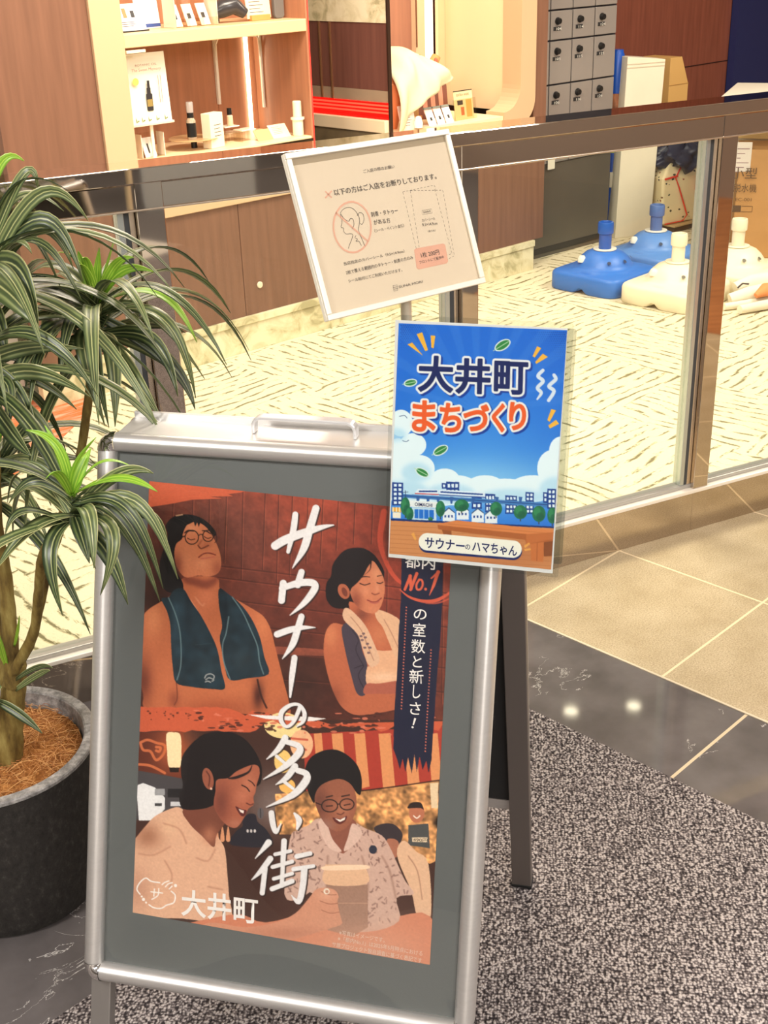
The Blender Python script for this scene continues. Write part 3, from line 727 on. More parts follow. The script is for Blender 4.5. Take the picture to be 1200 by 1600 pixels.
# man 1
A.zoom(200, 780, .2187)
SK = (190, 96, 54)
torso = [(400, 560), (370, 640), (300, 690), (230, 735), (150, 785), (105, 840), (88, 930), (86, 1100), (88, 1280), (110, 1400), (140, 1500), (500, 1520), (1000, 1540), (1150, 1545), (1150, 1450), (1120, 1330), (1085, 1190), (1050, 1050), (1020, 930), (970, 840), (900, 790), (780, 720), (660, 650), (630, 560)]
mt = A.fill(torso, SK)
A.glow((180, 850), 70, 120, (224, 130, 78), .8, mt); A.glow((960, 900), 60, 120, (206, 112, 64), .8, mt); A.glow((560, 700), 80, 90, (214, 112, 70), .8, mt)
A.glow((110, 1300), 60, 160, (96, 38, 26), .8, mt); A.glow((640, 1500), 260, 70, (150, 62, 34), .6, mt); A.glow((930, 1400), 40, 100, (70, 30, 22), .95, mt)
A.glow((1130, 1480), 60, 60, (160, 74, 44), .5, mt); A.glow((330, 1430), 40, 60, (120, 50, 30), .6, mt); A.glow((760, 1350), 120, 50, (200, 104, 60), .5, mt)
A.stroke([(345, 1300), (352, 1420), (330, 1470)], 8, (110, 44, 28), .8, clip=mt); A.stroke([(925, 1290), (950, 1400), (990, 1490)], 14, (56, 26, 20), .9, clip=mt)
A.stroke([(480, 700), (530, 760), (545, 745)], 6, (236, 170, 130), .6, blur=1); A.stroke([(450, 720), (500, 800)], 4, (240, 180, 140), .5)
A.fill([(390, 530), (470, 560), (560, 580), (640, 550), (630, 600), (560, 640), (480, 620), (400, 590)], (122, 50, 34), a=.8, blur=3)
A.fill([(285, 250), (270, 185), (330, 122), (420, 108), (510, 128), (580, 175), (630, 240), (615, 265), (570, 240), (400, 300), (345, 320), (330, 400), (350, 520), (392, 600), (386, 668), (300, 668), (236, 610), (226, 460), (262, 330)], (22, 19, 20))
fc = [(396, 235), (430, 168), (480, 160), (530, 178), (572, 215), (606, 270), (640, 335), (662, 410), (664, 480), (640, 530), (580, 552), (500, 545), (430, 560), (385, 540), (345, 470), (332, 390), (345, 320), (385, 285)]
mf = A.fill(fc, (205, 112, 68))
A.glow((450, 210), 50, 30, (224, 140, 92), .7, mf); A.glow((520, 460), 50, 40, (224, 134, 88), .7, mf); A.glow((420, 430), 50, 60, (214, 124, 78), .5, mf)
A.glow((350, 480), 40, 90, (120, 50, 32), .8, mf); A.glow((640, 500), 40, 60, (150, 68, 42), .7, mf); A.glow((560, 330), 40, 30, (176, 88, 54), .6, mf)
A.stroke([(500, 330), (520, 352), (545, 345), (575, 330)], 10, (110, 46, 30), .9); A.stroke([(530, 290), (505, 325)], 10, (140, 64, 40), .7, blur=1)
A.stroke([(505, 415), (540, 390), (580, 385), (625, 398)], 9, (128, 42, 32)); A.stroke([(520, 425), (570, 420), (615, 412)], 10, (196, 90, 66), .9)
A.stroke([(425, 278), (450, 290), (478, 284)], 6, (60, 26, 20)); A.stroke([(545, 268), (570, 280), (595, 272)], 6, (60, 26, 20))
A.stroke([(405, 240), (430, 225), (470, 228)], [8, 12, 6], (44, 22, 18)); A.stroke([(530, 225), (560, 228), (590, 248)], [6, 10, 6], (44, 22, 18))
for c, rx, ry in (((456, 272), 48, 50), ((572, 262), 38, 40)):
    P = [(c[0]+rx*math.cos(t), c[1]+ry*math.sin(t)) for t in np.linspace(0, 2*math.pi, 25)]; A.stroke(P, 7, (34, 20, 18), sm=False)
A.stroke([(504, 262), (520, 250), (536, 258)], 6, (34, 20, 18)); A.stroke([(408, 262), (380, 275)], 7, (34, 20, 18)); A.stroke([(606, 235), (628, 250), (635, 290), (620, 310)], 5, (40, 24, 20), .8)
A.fill([(392, 235), (400, 170), (440, 140), (520, 140), (560, 185), (545, 175), (520, 160), (505, 200), (495, 165), (480, 196), (470, 162), (420, 185)], (22, 19, 20), False)
A.stroke([(345, 118), (388, 110)], 9, (214, 160, 110), .8)
TW = (24, 44, 54)
for P in ([(238, 712), (292, 698), (330, 650), (395, 640), (450, 730), (520, 830), (590, 960), (640, 1080), (668, 1230), (692, 1352), (600, 1356), (460, 1342), (345, 1312), (320, 1200), (308, 1050), (302, 900), (278, 800)],
          [(650, 640), (705, 668), (800, 745), (880, 850), (940, 980), (975, 1130), (1004, 1250), (860, 1278), (730, 1292), (692, 1200), (668, 1070), (655, 990), (672, 900), (650, 760)]):
    m = A.fill(P, TW); A.noise(4, .10, m, 3)
    A.glow((340, 850), 30, 200, (48, 78, 92), .5, m); A.glow((560, 1200), 90, 80, (40, 58, 66), .6, m); A.glow((430, 760), 30, 160, (14, 26, 34), .6, m); A.glow((820, 1150), 90, 90, (40, 54, 60), .6, m); A.glow((700, 800), 20, 140, (14, 24, 32), .6, m)
for P in ([(290, 705), (335, 810), (368, 930), (380, 1080), (375, 1200), (350, 1290)], [(720, 840), (700, 960), (676, 1040), (684, 1160), (730, 1288)], [(745, 700), (820, 810), (880, 940), (925, 1050), (940, 1160), (968, 1248)]):
    A.stroke(P, 9, (104, 132, 134), .75)
A.stroke([(480, 1040), (600, 1030)], 3, (60, 84, 92), .6)
A.zoom(200, 780, .2187)
for P in ([(548, 1278), (560, 1256), (590, 1248), (615, 1262), (612, 1282)], [(556, 1290), (580, 1276), (612, 1290), (600, 1300)], [(552, 1306), (570, 1300), (590, 1308)]): A.stroke(P, 8, (150, 152, 148))
# woman 1
A.zoom(480, 820, .2)
A.fill([(186, 400), (196, 320), (235, 255), (292, 200), (360, 180), (440, 184), (510, 222), (562, 285), (598, 360), (596, 420), (560, 460), (335, 640), (270, 655), (195, 640), (148, 570), (150, 460)], (26, 19, 21))
mb_ = A.fill([(330, 600), (540, 690), (560, 760), (640, 800), (740, 820), (740, 1400), (700, 1440), (500, 1480), (380, 1485), (300, 1450), (240, 1380), (180, 1240), (140, 1080), (128, 960), (148, 830), (205, 768), (290, 780), (360, 740)], (186, 92, 56))
A.glow((180, 860), 60, 100, (216, 124, 76), .7, mb_); A.glow((560, 860), 90, 90, (206, 116, 72), .7, mb_); A.glow((200, 1350), 70, 90, (120, 54, 36), .7, mb_); A.glow((430, 700), 60, 60, (120, 56, 40), .8, mb_)
A.fill([(270, 800), (340, 768), (410, 850), (430, 980), (470, 1100), (462, 1312), (392, 1322), (345, 1180), (296, 980)], (66, 56, 68))
A.stroke([(350, 820), (400, 900), (380, 980), (440, 1100)], 6, (40, 34, 44)); A.stroke([(370, 1120), (440, 1100), (400, 1180), (450, 1290)], 6, (36, 30, 40))
mw = A.fill([(505, 990), (600, 985), (740, 1000), (740, 1220), (560, 1240), (465, 1242), (470, 1110), (530, 1110)], (222, 162, 118)); A.glow((600, 1190), 140, 40, (236, 190, 150), .7, mw)
A.fill([(465, 1242), (560, 1240), (740, 1220), (740, 1310), (520, 1320), (440, 1315)], (172, 84, 62))
A.fill([(290, 655), (345, 668), (450, 780), (510, 900), (565, 1050), (520, 1112), (472, 1084), (430, 960), (390, 850), (285, 740)], (216, 168, 130)); A.fill([(530, 680), (580, 668), (735, 760), (735, 960), (700, 1052), (640, 920), (590, 800), (545, 740)], (216, 164, 122))
for P in ([(340, 720), (420, 820), (470, 940), (520, 1060)], [(600, 740), (660, 850), (710, 960)]): A.stroke(P, 7, (160, 104, 76), .7)
for x, y in ((440, 850), (455, 880), (430, 900), (470, 930), (450, 960), (490, 960), (480, 1000), (420, 870)): A.ell((x, y), 13, 9, (92, 66, 78), .8)
A.ell((286, 520), 44, 62, (176, 88, 56), rot=-.4); A.ell((292, 525), 20, 38, (120, 52, 36), rot=-.4)
mf = A.fill([(512, 282), (560, 340), (598, 420), (606, 510), (590, 600), (562, 660), (520, 692), (455, 682), (392, 640), (350, 575), (332, 490), (375, 440), (430, 380), (470, 325)], (202, 112, 72))
A.glow((540, 380), 40, 60, (226, 144, 98), .7, mf); A.glow((450, 520), 40, 40, (226, 138, 94), .7, mf); A.glow((380, 600), 50, 90, (134, 60, 42), .8, mf); A.glow((520, 660), 50, 30, (210, 122, 82), .5, mf); A.glow((545, 500), 18, 40, (226, 146, 104), .6, mf)
A.fill([(506, 275), (470, 335), (440, 395), (395, 450), (350, 490), (334, 520), (330, 420), (380, 330), (440, 270)], (26, 19, 21)); A.stroke([(500, 290), (490, 350), (450, 390)], [10, 6, 2], (34, 22, 22)); A.fill([(515, 275), (560, 330), (596, 400), (600, 360), (560, 290), (520, 250)], (26, 19, 21))
A.stroke([(412, 420), (440, 405), (490, 408)], [5, 10, 6], (62, 30, 24)); A.stroke([(548, 402), (590, 392)], [8, 5], (62, 30, 24))
A.stroke([(412, 458), (450, 470), (490, 458)], 8, (46, 22, 20)); A.stroke([(545, 452), (570, 458), (592, 448)], 8, (46, 22, 20))
A.stroke([(505, 535), (530, 545), (562, 535)], 9, (140, 62, 44)); A.stroke([(470, 588), (510, 602), (545, 598), (580, 572)], 9, (140, 48, 44)); A.stroke([(492, 606), (530, 614), (562, 600)], 9, (180, 82, 70), .8)
# red arc behind the upper right
A.zoom(0, 0, 1)
A.stroke([(600, 800), (594, 840), (600, 870), (620, 905), (660, 930)], [10, 9, 7, 6, 2], (206, 70, 44), .9)
# middle paint band
A.zoom(190, 1120, .225)
rs = np.random.RandomState(2)
band = [(60, -70)] + [(60+k*40, -72+rs.rand()*14) for k in range(1, 18)] + [(760+k*50, -72+rs.rand()*60+k*7) for k in range(1, 16)] + [(2250, 30)] + [(2250-k*50, 60+rs.rand()*60-k*1.5) for k in range(1, 26)] + [(980-k*45, 92+rs.rand()*16) for k in range(1, 21)] + [(60, 110)]
# lower picture first
A.zoom(0, 0, 1)
low = A.mask(np.array([(200, 1125), (720, 1125), (720, 1530), (190, 1530)], float))
A.put(low, (64, 36, 28))
A.zoom(190, 1120, .225)
A.glow((1050, 600), 200, 200, (120, 100, 92), .9, low); A.glow((260, 250), 260, 90, (130, 56, 30), .8, low)
A.zoom(430, 1120, .2417)
A.fill([(180, 110), (600, 90), (1110, 60), (1110, 400), (560, 480), (200, 480)], (176, 50, 34), False, clip=low)
for a, b, c, d in ((250, 300, 300, 220), (365, 435, 390, 260), (510, 580, 460, 460), (668, 745, 470, 440), (830, 905, 430, 440), (985, 1050, 420, 420)):
    A.fill([(a, 110), (b, 105), (b+30, c+150 if False else 450), (a+30, 470)], (222, 138, 78), False, clip=low)
m = A.fill([(0, 500), (250, 480), (560, 478), (800, 450), (1110, 405), (1110, 900), (1000, 950), (560, 760), (0, 760)], (196, 132, 72), False, clip=low); A.noise(5, .18, m, 7); A.noise(2, .12, m, 8)
A.stroke([(560, 478), (800, 448), (1100, 404)], 8, (50, 24, 18))
A.fill([(1000, 430), (1055, 425), (1050, 590), (1010, 590)], (226, 196, 150), False); 
A.ell((915, 620), 50, 66, (186, 104, 70)); A.fill([(855, 590), (880, 555), (940, 555), (960, 600), (940, 590), (890, 590)], (40, 28, 26)); A.fill([(860, 700), (990, 690), (1000, 850), (860, 830)], (70, 72, 70), False); 
A.stroke([(895, 640), (915, 655), (935, 640)], 8, (235, 220, 200))
A.fill([(885, 780), (985, 780), (985, 812), (885, 808)], (226, 200, 160), False)
A.fill([(640, 730), (680, 695), (760, 692), (815, 740), (820, 790), (770, 880), (720, 830)], (52, 42, 46)); A.fill([(720, 800), (770, 790), (800, 820), (790, 900), (760, 900)], (170, 100, 72))
A.fill([(790, 850), (835, 800), (910, 870), (990, 950), (1005, 1290), (920, 1290), (880, 1130), (800, 940)], (220, 172, 132)); A.stroke([(860, 900), (920, 1000), (950, 1180)], 8, (170, 120, 90), .8)
A.zoom(190, 1120, .225)
A.fill([(105, 110), (430, 100), (430, 430), (100, 370)], (92, 36, 22), False)
for P in ([(130, 180), (180, 160), (240, 180), (300, 200), (290, 260), (240, 300), (200, 240), (150, 230), (130, 180)], [(240, 210), (270, 215), (262, 240), (240, 235)], [(110, 330), (200, 340), (300, 390)]): A.stroke(P, 18, (220, 110, 58), .85)
A.glow((365, 230), 130, 160, (210, 96, 44), .7, low)
A.fill([(312, 120), (360, 108), (408, 125), (415, 240), (405, 350), (330, 350), (316, 240)], (250, 214, 158)); A.fill([(330, 352), (400, 352), (396, 385), (336, 385)], (30, 18, 14), False)
A.fill([(95, 370), (430, 430), (430, 640), (90, 720)], (66, 62, 64), False); A.fill([(95, 480), (150, 460), (230, 490), (300, 560), (300, 640), (230, 720), (120, 720), (110, 590)], (222, 222, 220), False)
for x0, y0, x1, y1, c in ((320, 500, 420, 560, (30, 28, 30)), (230, 500, 300, 545, (150, 150, 150)), (340, 590, 420, 620, (200, 200, 200)), (230, 600, 280, 620, (60, 60, 60))): A.fill([(x0, y0), (x1, y0), (x1, y1), (x0, y1)], c, False)
A.ell((1120, 60), 130, 90, (232, 206, 130)); A.ell((1250, 190), 80, 100, (232, 170, 120)); A.ell((1120, 310), 60, 80, (236, 190, 96)); A.ell((1150, 480), 56, 50, (240, 176, 80))
A.stroke([(1180, 150), (1290, 160)], 14, (196, 60, 40), .8); A.stroke([(1200, 190), (1280, 230)], 14, (196, 60, 40), .8)
A.fill([(840, 720), (880, 675), (930, 680), (945, 730), (1010, 790), (1040, 900), (760, 890), (790, 800), (840, 760)], (36, 34, 42)); 
for x in (875, 900, 925): A.ell((x, 793), 8, 12, (200, 190, 184))
A.ell((965, 670), 22, 40, (90, 84, 84)); A.stroke([(965, 640), (965, 700)], 6, (40, 36, 38))
for x in (660, 700, 740): A.fill([(x-14, 860), (x-8, 790), (x, 760), (x+8, 790), (x+14, 860)], (216, 142, 96))
# woman 2
A.fill([(60, 900), (100, 840), (150, 780), (220, 700), (300, 655), (400, 628), (470, 700), (550, 800), (640, 900), (640, 810), (700, 880), (722, 950), (735, 1100), (745, 1240), (745, 1420), (420, 1400), (60, 1350)], (218, 164, 128), clip=low)
ms = A.mask(smooth_poly(A.T([(60, 900), (100, 840), (220, 700), (400, 628), (550, 800), (640, 900), (722, 950), (745, 1240), (745, 1420), (60, 1350)])))
A.glow((180, 830), 100, 90, (156, 96, 66), .8, ms); A.glow((330, 760), 60, 60, (220, 170, 130), .8, ms); A.glow((110, 1200), 90, 150, (178, 120, 92), .6, ms)
for P in ([(290, 740), (400, 780), (450, 880)], [(120, 950), (220, 960), (340, 900)], [(520, 980), (600, 1000), (650, 920)], [(600, 1180), (700, 1200)], [(300, 1000), (350, 1100), (330, 1200)]): A.stroke(P, 8, (178, 118, 88), .8, blur=1)
A.fill([(430, 640), (640, 610), (720, 720), (660, 820), (640, 905), (560, 830), (470, 740)], (120, 62, 44)); 
A.glow((610, 820), 50, 60, (196, 120, 84), .7, low)
A.fill([(415, 300), (445, 235), (520, 155), (600, 112), (740, 104), (850, 150), (920, 230), (965, 320), (975, 400), (945, 480), (800, 480), (650, 560), (650, 590), (640, 612), (560, 640), (430, 640), (400, 560), (425, 480), (412, 390)], (26, 20, 21))
mf = A.fill([(740, 425), (800, 378), (900, 335), (950, 345), (958, 400), (938, 470), (930, 520), (915, 560), (918, 608), (880, 640), (850, 700), (800, 768), (740, 758), (680, 700), (640, 610), (652, 520), (660, 440)], (168, 86, 58))
A.glow((880, 470), 50, 80, (196, 112, 78), .7, mf); A.glow((830, 560), 50, 50, (196, 108, 76), .7, mf); A.glow((690, 600), 60, 130, (112, 52, 40), .8, mf); A.glow((790, 740), 60, 30, (182, 110, 84), .6, mf)
A.stroke([(905, 340), (880, 385), (800, 420), (745, 428)], [6, 14, 20, 10], (34, 22, 22))
A.stroke([(880, 440), (905, 455), (925, 480)], 7, (56, 28, 24)); A.stroke([(835, 475), (868, 492), (888, 518)], 8, (36, 18, 18)); A.stroke([(868, 600), (895, 612), (914, 604)], 8, (104, 46, 36))
A.fill([(790, 622), (830, 640), (868, 650), (850, 690), (822, 680)], (90, 30, 28)); A.fill([(812, 640), (850, 652), (846, 672), (826, 662)], (236, 220, 204), False)
A.ell((600, 430), 38, 76, (150, 78, 54), rot=-.2); A.stroke([(590, 380), (612, 420), (605, 480)], 10, (100, 44, 34)); A.ell((622, 500), 8, 8, (230, 180, 150))
# beer table, arm
A.zoom(430, 1120, .2417)
A.fill([(-60, 1330), (300, 1250), (700, 1300), (1000, 1290), (1010, 1700), (-900, 1500), (-300, 1280)], (206, 118, 82), clip=low)
# man 2
sh = [(95, 790), (150, 730), (215, 700), (290, 655), (500, 680), (580, 720), (690, 768), (745, 850), (790, 950), (840, 1060), (895, 1145), (785, 1172), (800, 1320), (600, 1390), (300, 1360), (240, 1140), (160, 1180), (60, 1150)]
m = A.fill(sh, (200, 160, 140), clip=low)
rs = np.random.RandomState(4)
for k in range(260):
    x = rs.rand()*840+60; y = rs.rand()*680+690; a = rs.rand()*3; l = 8+rs.rand()*22
    A.stroke([(x, y), (x+l*math.cos(a), y+l*math.sin(a))], 5+rs.rand()*7, (112, 74, 66), .55, clip=m)
for P in ([(340, 900), (330, 1100), (360, 1300)], [(560, 900), (600, 1060), (590, 1200)], [(780, 1170), (740, 1000), (690, 900)]): A.stroke(P, 12, (150, 106, 88), .6, clip=m, blur=1)
A.fill([(285, 655), (500, 660), (520, 760), (440, 885), (350, 790)], (140, 76, 56))
A.fill([(285, 660), (330, 680), (370, 790), (430, 870), (350, 850), (290, 740)], (214, 176, 156)); A.fill([(500, 690), (560, 740), (530, 810), (445, 870), (470, 780)], (214, 176, 156))
A.ell((632, 858), 26, 28, (40, 44, 60))
A.fill([(192, 350), (225, 268), (300, 222), (390, 212), (470, 250), (535, 320), (560, 410), (552, 500), (525, 490), (480, 430), (400, 405), (310, 440), (262, 510), (250, 560), (205, 460)], (24, 20, 21))
mf = A.fill([(258, 505), (300, 440), (400, 402), (475, 425), (518, 490), (524, 590), (490, 680), (420, 740), (350, 720), (295, 650), (262, 570)], (152, 84, 58))
A.glow((430, 600), 50, 60, (182, 108, 74), .8, mf); A.glow((290, 560), 50, 110, (104, 56, 44), .8, mf); A.glow((330, 700), 60, 40, (150, 112, 100), .5, mf)
for c, rx, ry in (((352, 575), 52, 40), ((464, 566), 46, 36)):
    A.stroke([(c[0]+rx*math.cos(t), c[1]+ry*math.sin(t)) for t in np.linspace(0, 2*math.pi, 22)], 7, (30, 20, 20), sm=False)
A.stroke([(404, 566), (418, 562)], 7, (30, 20, 20)); A.stroke([(300, 570), (262, 555)], 6, (30, 20, 20)); A.stroke([(330, 520), (370, 510)], 8, (40, 24, 22)); A.stroke([(430, 515), (480, 505)], 8, (40, 24, 22))
A.stroke([(330, 578), (370, 575)], 7, (40, 22, 20)); A.stroke([(446, 572), (484, 564)], 7, (40, 22, 20)); A.stroke([(400, 625), (425, 632), (445, 618)], 8, (110, 54, 42))
A.fill([(372, 650), (420, 662), (462, 640), (455, 672), (420, 694), (388, 680)], (96, 34, 30)); A.fill([(384, 656), (420, 666), (454, 648), (448, 666), (418, 680)], (238, 226, 212), False)
# mug and hand
A.fill([(330, 1080), (598, 1085), (600, 1360), (500, 1420), (340, 1380)], (150, 108, 86), False, .9); A.fill([(322, 970), (350, 955), (560, 960), (590, 985), (588, 1082), (325, 1082)], (222, 172, 130)); A.fill([(322, 965), (580, 958), (585, 985), (330, 992)], (240, 202, 164))
A.stroke([(330, 1205), (595, 1205)], 6, (190, 140, 110), .8)
mh = A.fill([(-420, 1330), (-200, 1360), (0, 1330), (130, 1270), (220, 1170), (262, 1118), (320, 1105), (385, 1120), (410, 1160), (402, 1200), (425, 1300), (430, 1340), (350, 1370), (250, 1400), (100, 1440), (-100, 1440), (-500, 1400)], (206, 134, 100))
A.glow((100, 1400), 260, 40, (176, 104, 76), .7, mh); A.glow((330, 1150), 60, 40, (224, 160, 124), .7, mh)
for P in ([(300, 1130), (345, 1150), (395, 1150)], [(290, 1190), (350, 1210), (405, 1205)], [(300, 1250), (360, 1270), (415, 1262)]): A.stroke(P, 6, (156, 90, 66), .8)
A.ell((332, 1128), 20, 20, (228, 214, 190)); A.ell((334, 1130), 11, 11, (200, 136, 104))
A.glow((560, 1500), 420, 130, (216, 138, 102), .6, low)
A.glow((560, 1500), 520, 400, (200, 170, 150), .22, low)  # pale reflection haze painted into the lower picture's colour
# paint band
A.zoom(190, 1120, .225)
mB = A.fill(band, (203, 82, 46), False)
rs = np.random.RandomState(9)
for k in range(120):
    x = 500+rs.rand()*1700; y = -60+rs.rand()*150 + (x-60)*.02; A.ell((x, y), 6+rs.rand()*26, 3+rs.rand()*7, (70, 32, 24) if rs.rand() < .7 else (220, 110, 80), .85, clip=None)
for k in range(26):
    x = 180+rs.rand()*300; y = -40+rs.rand()*60; A.ell((x, y), 3+rs.rand()*7, 2+rs.rand()*5, (96, 40, 26), .8)
A.fill([(880, -15), (1000, -10), (1300, 0), (1420, 12), (1330, 30), (1200, 28), (1000, 14)], (226, 222, 216), False)
# navy ribbon
A.zoom(590, 840, .25)
rs = np.random.RandomState(3)
rb = [(150, 100), (410, 110), (404, 400), (392, 640), (372, 860), (356, 1100), (338, 1360)]
for k in range(13): rb += [(334-k*18+rs.rand()*8, 1440+rs.rand()*60 if k % 2 else 1340+rs.rand()*60)]
rb += [(98, 1320), (104, 1100), (120, 860), (134, 560), (146, 380)]
A.fill(rb, (22, 26, 52), False)
for k in range(34): A.ell((180-k*.95, 436+k*19.2), 4.6, 4.6, (214, 104, 76))
for k in range(34): A.ell((334-k*1.1, 702+k*19.2), 4.6, 4.6, (214, 104, 76))
A.stroke([(140, 325), (200, 372), (290, 398), (380, 388), (470, 330)], [6, 14, 20, 22, 10], (206, 76, 48)); A.stroke([(300, 412), (380, 408), (470, 372)], [4, 10, 6], (206, 76, 48), .8)
# No.1
OR = (216, 84, 52)
A.stroke([(170, 325), (205, 240)], [16, 20], OR, sm=False); A.stroke([(203, 240), (210, 320)], [20, 18], OR, sm=False); A.stroke([(206, 325), (245, 225)], [18, 20], OR, sm=False)
A.stroke([(262, 262), (244, 290), (246, 322), (268, 322), (282, 294), (276, 266), (258, 264)], 13, OR); A.ell((300, 322), 9, 9, OR)
A.stroke([(335, 255), (382, 215)], [8, 18], OR, sm=False); A.stroke([(378, 215), (350, 300), (324, 360)], [22, 18, 4], OR, sm=False)
# big brush lettering, white with a dark edge
WT = (222, 220, 218)
def brush(sh, x0, y0, k):
    A.zoom(x0, y0, k)
    for P, w in sh: A.stroke(P, w, (38, 26, 24), .85, off=(2.2, 1.6))
    for P, w in sh: A.stroke(P, w, WT)
brush([([(222, 590), (300, 545), (450, 490), (560, 458), (628, 446)], [58, 60, 52, 30, 8]), ([(362, 372), (348, 480), (312, 632)], [40, 44, 26]), ([(505, 330), (460, 480), (420, 610), (342, 745)], [50, 54, 50, 6]),
       ([(405, 772), (378, 860)], [44, 50]), ([(278, 850), (266, 970)], [48, 48]), ([(268, 885), (380, 850), (470, 845), (500, 872), (470, 930), (410, 1000), (325, 1072)], [40, 48, 50, 50, 48, 36, 6]),
       ([(236, 1205), (330, 1172), (420, 1158), (500, 1158)], [46, 44, 30, 6]), ([(404, 1082), (375, 1180), (340, 1280), (272, 1375)], [44, 48, 44, 6]),
       ([(356, 1368), (338, 1500), (326, 1640)], [42, 40, 14])], 380, 720, .225)
brush([([(395, 200), (350, 300), (300, 335), (262, 290), (270, 230), (330, 185), (390, 185), (425, 240), (415, 300), (370, 335)], [30, 26, 24, 32, 34, 26, 22, 30, 26, 8]),
       ([(292, 412), (245, 490), (162, 562)], [44, 40, 6]), ([(300, 440), (385, 470), (385, 520), (290, 610), (140, 700)], [36, 42, 50, 40, 6]), ([(232, 540), (292, 592)], [24, 22]),
       ([(360, 610), (300, 690), (226, 738)], [44, 40, 6]), ([(380, 640), (440, 665), (430, 720), (340, 812), (160, 894)], [40, 44, 54, 44, 6]), ([(288, 720), (346, 765)], [24, 22]),
       ([(196, 935), (206, 1010), (228, 1066), (262, 1008)], [40, 40, 30, 8]), ([(356, 938), (388, 985), (374, 1045)], [16, 42, 16]),
       ([(176, 1140), (84, 1250)], [46, 6]), ([(188, 1252), (120, 1340), (58, 1400)], [42, 34, 6]), ([(152, 1320), (132, 1490)], [36, 36]), ([(222, 1222), (328, 1198)], 26), ([(284, 1130), (276, 1270)], [40, 36]),
       ([(204, 1310), (340, 1272)], 28), ([(276, 1280), (268, 1440)], [30, 30]), ([(212, 1392), (340, 1355)], 26), ([(200, 1462), (340, 1408)], [34, 34]), ([(372, 1236), (466, 1216)], [34, 30]), ([(350, 1325), (488, 1303)], [32, 26]), ([(424, 1325), (414, 1440), (385, 1550), (334, 1505)], [46, 44, 38, 4])], 380, 1060, .225)
# hot-spring badge
A.zoom(190, 1120, .225)
CW = (232, 226, 216)
for P, w in (([(265, 1152), (205, 1142), (168, 1120), (128, 1150), (106, 1196), (128, 1232)], 9), ([(190, 1305), (225, 1326), (275, 1330), (312, 1308), (362, 1290), (372, 1240), (345, 1212)], 9), ([(282, 1165), (300, 1150), (328, 1140)], 8), ([(305, 1180), (325, 1160), (352, 1152)], 8), ([(330, 1196), (350, 1176)], 8),
             ([(204, 1215), (284, 1224)], 8), ([(228, 1196), (224, 1245)], 8), ([(258, 1194), (252, 1240), (210, 1268)], 8)): A.stroke(P, w, CW)
for c, r in (((140, 1248), 7), ((152, 1268), 11), ((170, 1290), 7), ((374, 1172), 11)): A.ell(c, r, r, CW)
A.noise(.8, .012)
lum_ = A.im@np.array([.3, .59, .11]); A.im = A.im*.86+lum_[..., None]*np.array([1.0, .98, .94])*.14+3
POSTER = vcol_mat('printed_photo_poster', 0.5, 0.3)
po = art_mesh('poster', to_b(Pw.reshape(-1, 3)).reshape(NY, NX, 3), A, POSTER, sign, gain=.98)
po['label'] = 'printed sauna poster with four people'
INKW = mat('white_ink', (226, 222, 214), .6); INKC = mat('pale_ink', (214, 190, 170), .6)
def b_text(name, s, xa, ya, xb, yb, hpx, m, bold=0.0, n=-0.0022):
    a = plane_pt(xa, ya, WO+bN*n, bN); b = plane_pt(xb, yb, WO+bN*n, bN)
    dist = (a-cC)@cF; h = hpx*dist/FPX
    X = (b-a)/np.linalg.norm(b-a); U = np.cross(bN, X); U = U if U[2] > 0 else -U
    la = to_b(a)[0]; lb = to_b(b)[0]; lu = to_b(broot+U)[0]; ln = to_b(broot+bN)[0]
    return text_fit(po, name, s, (la, lu, ln), lb, h, m, 0.0, bold)
b_text('poster_lettering', '大井町', 283, 1410, 403, 1424, 44, INKW, .02)
yy = 940
for ch, hh in zip('の室数と新しさ！', (17, 22, 22, 20, 22, 20, 20, 18)):
    yy += 1
RT = [('の', 656.5, 960, 20, 16), ('室', 655, 984, 20, 21), ('数', 653.5, 1010, 22, 22), ('と', 652, 1034, 14, 18), ('新', 650.5, 1057, 22, 22), ('し', 651, 1081, 12, 21), ('さ', 649, 1107, 17, 20), ('！', 646.5, 1130, 3.4, 17)]
for ch, cx, cy, w, h in RT: b_text('poster_lettering', ch, cx-w/2, cy-.6, cx+w/2, cy+.6, h, INKW, .006)
b_text('poster_lettering', '都内', 633, 876, 680, 880, 22, INKW, .01)
b_text('poster_lettering', '490円', 645.5, 1312, 668, 1313.5, 6, mat('dark_ink', (40, 34, 34), .6))
b_text('small_print', '※写真はイメージです。', 530, 1457, 601, 1469, 8, INKC)
b_text('small_print', '※「都内No.1」は2025年5月時点における', 528, 1466, 660, 1490, 8, INKC)
b_text('small_print', 'サ旅プロジェクト独自調査に基づく表記です', 519, 1475, 659, 1501, 8, INKC)
# clear cover sheet, slightly wavy
nu, nv = 60, 90; vs = []
for j in range(nv+1):
    for i in range(nu+1):
        u = i/nu; v = j/nv; e = min(u, 1-u, v, 1-v)
        d = 0.0016*math.sin(7*u+3*v+1)*math.sin(9*v-2*u)*min(1, e*10)
        vs.append(bp(u*WW, v*WH, 0.0015+d))
fs = [(j*(nu+1)+i, j*(nu+1)+i+1, (j+1)*(nu+1)+i+1, (j+1)*(nu+1)+i) for j in range(nv) for i in range(nu)]
mb = MB().add(vs, fs, True); mb.obj('cover_sheet', film('clear_cover_film', (250, 250, 250), 1.5, 0.02), sign, recalc=False)['label'] = 'clear plastic cover sheet'
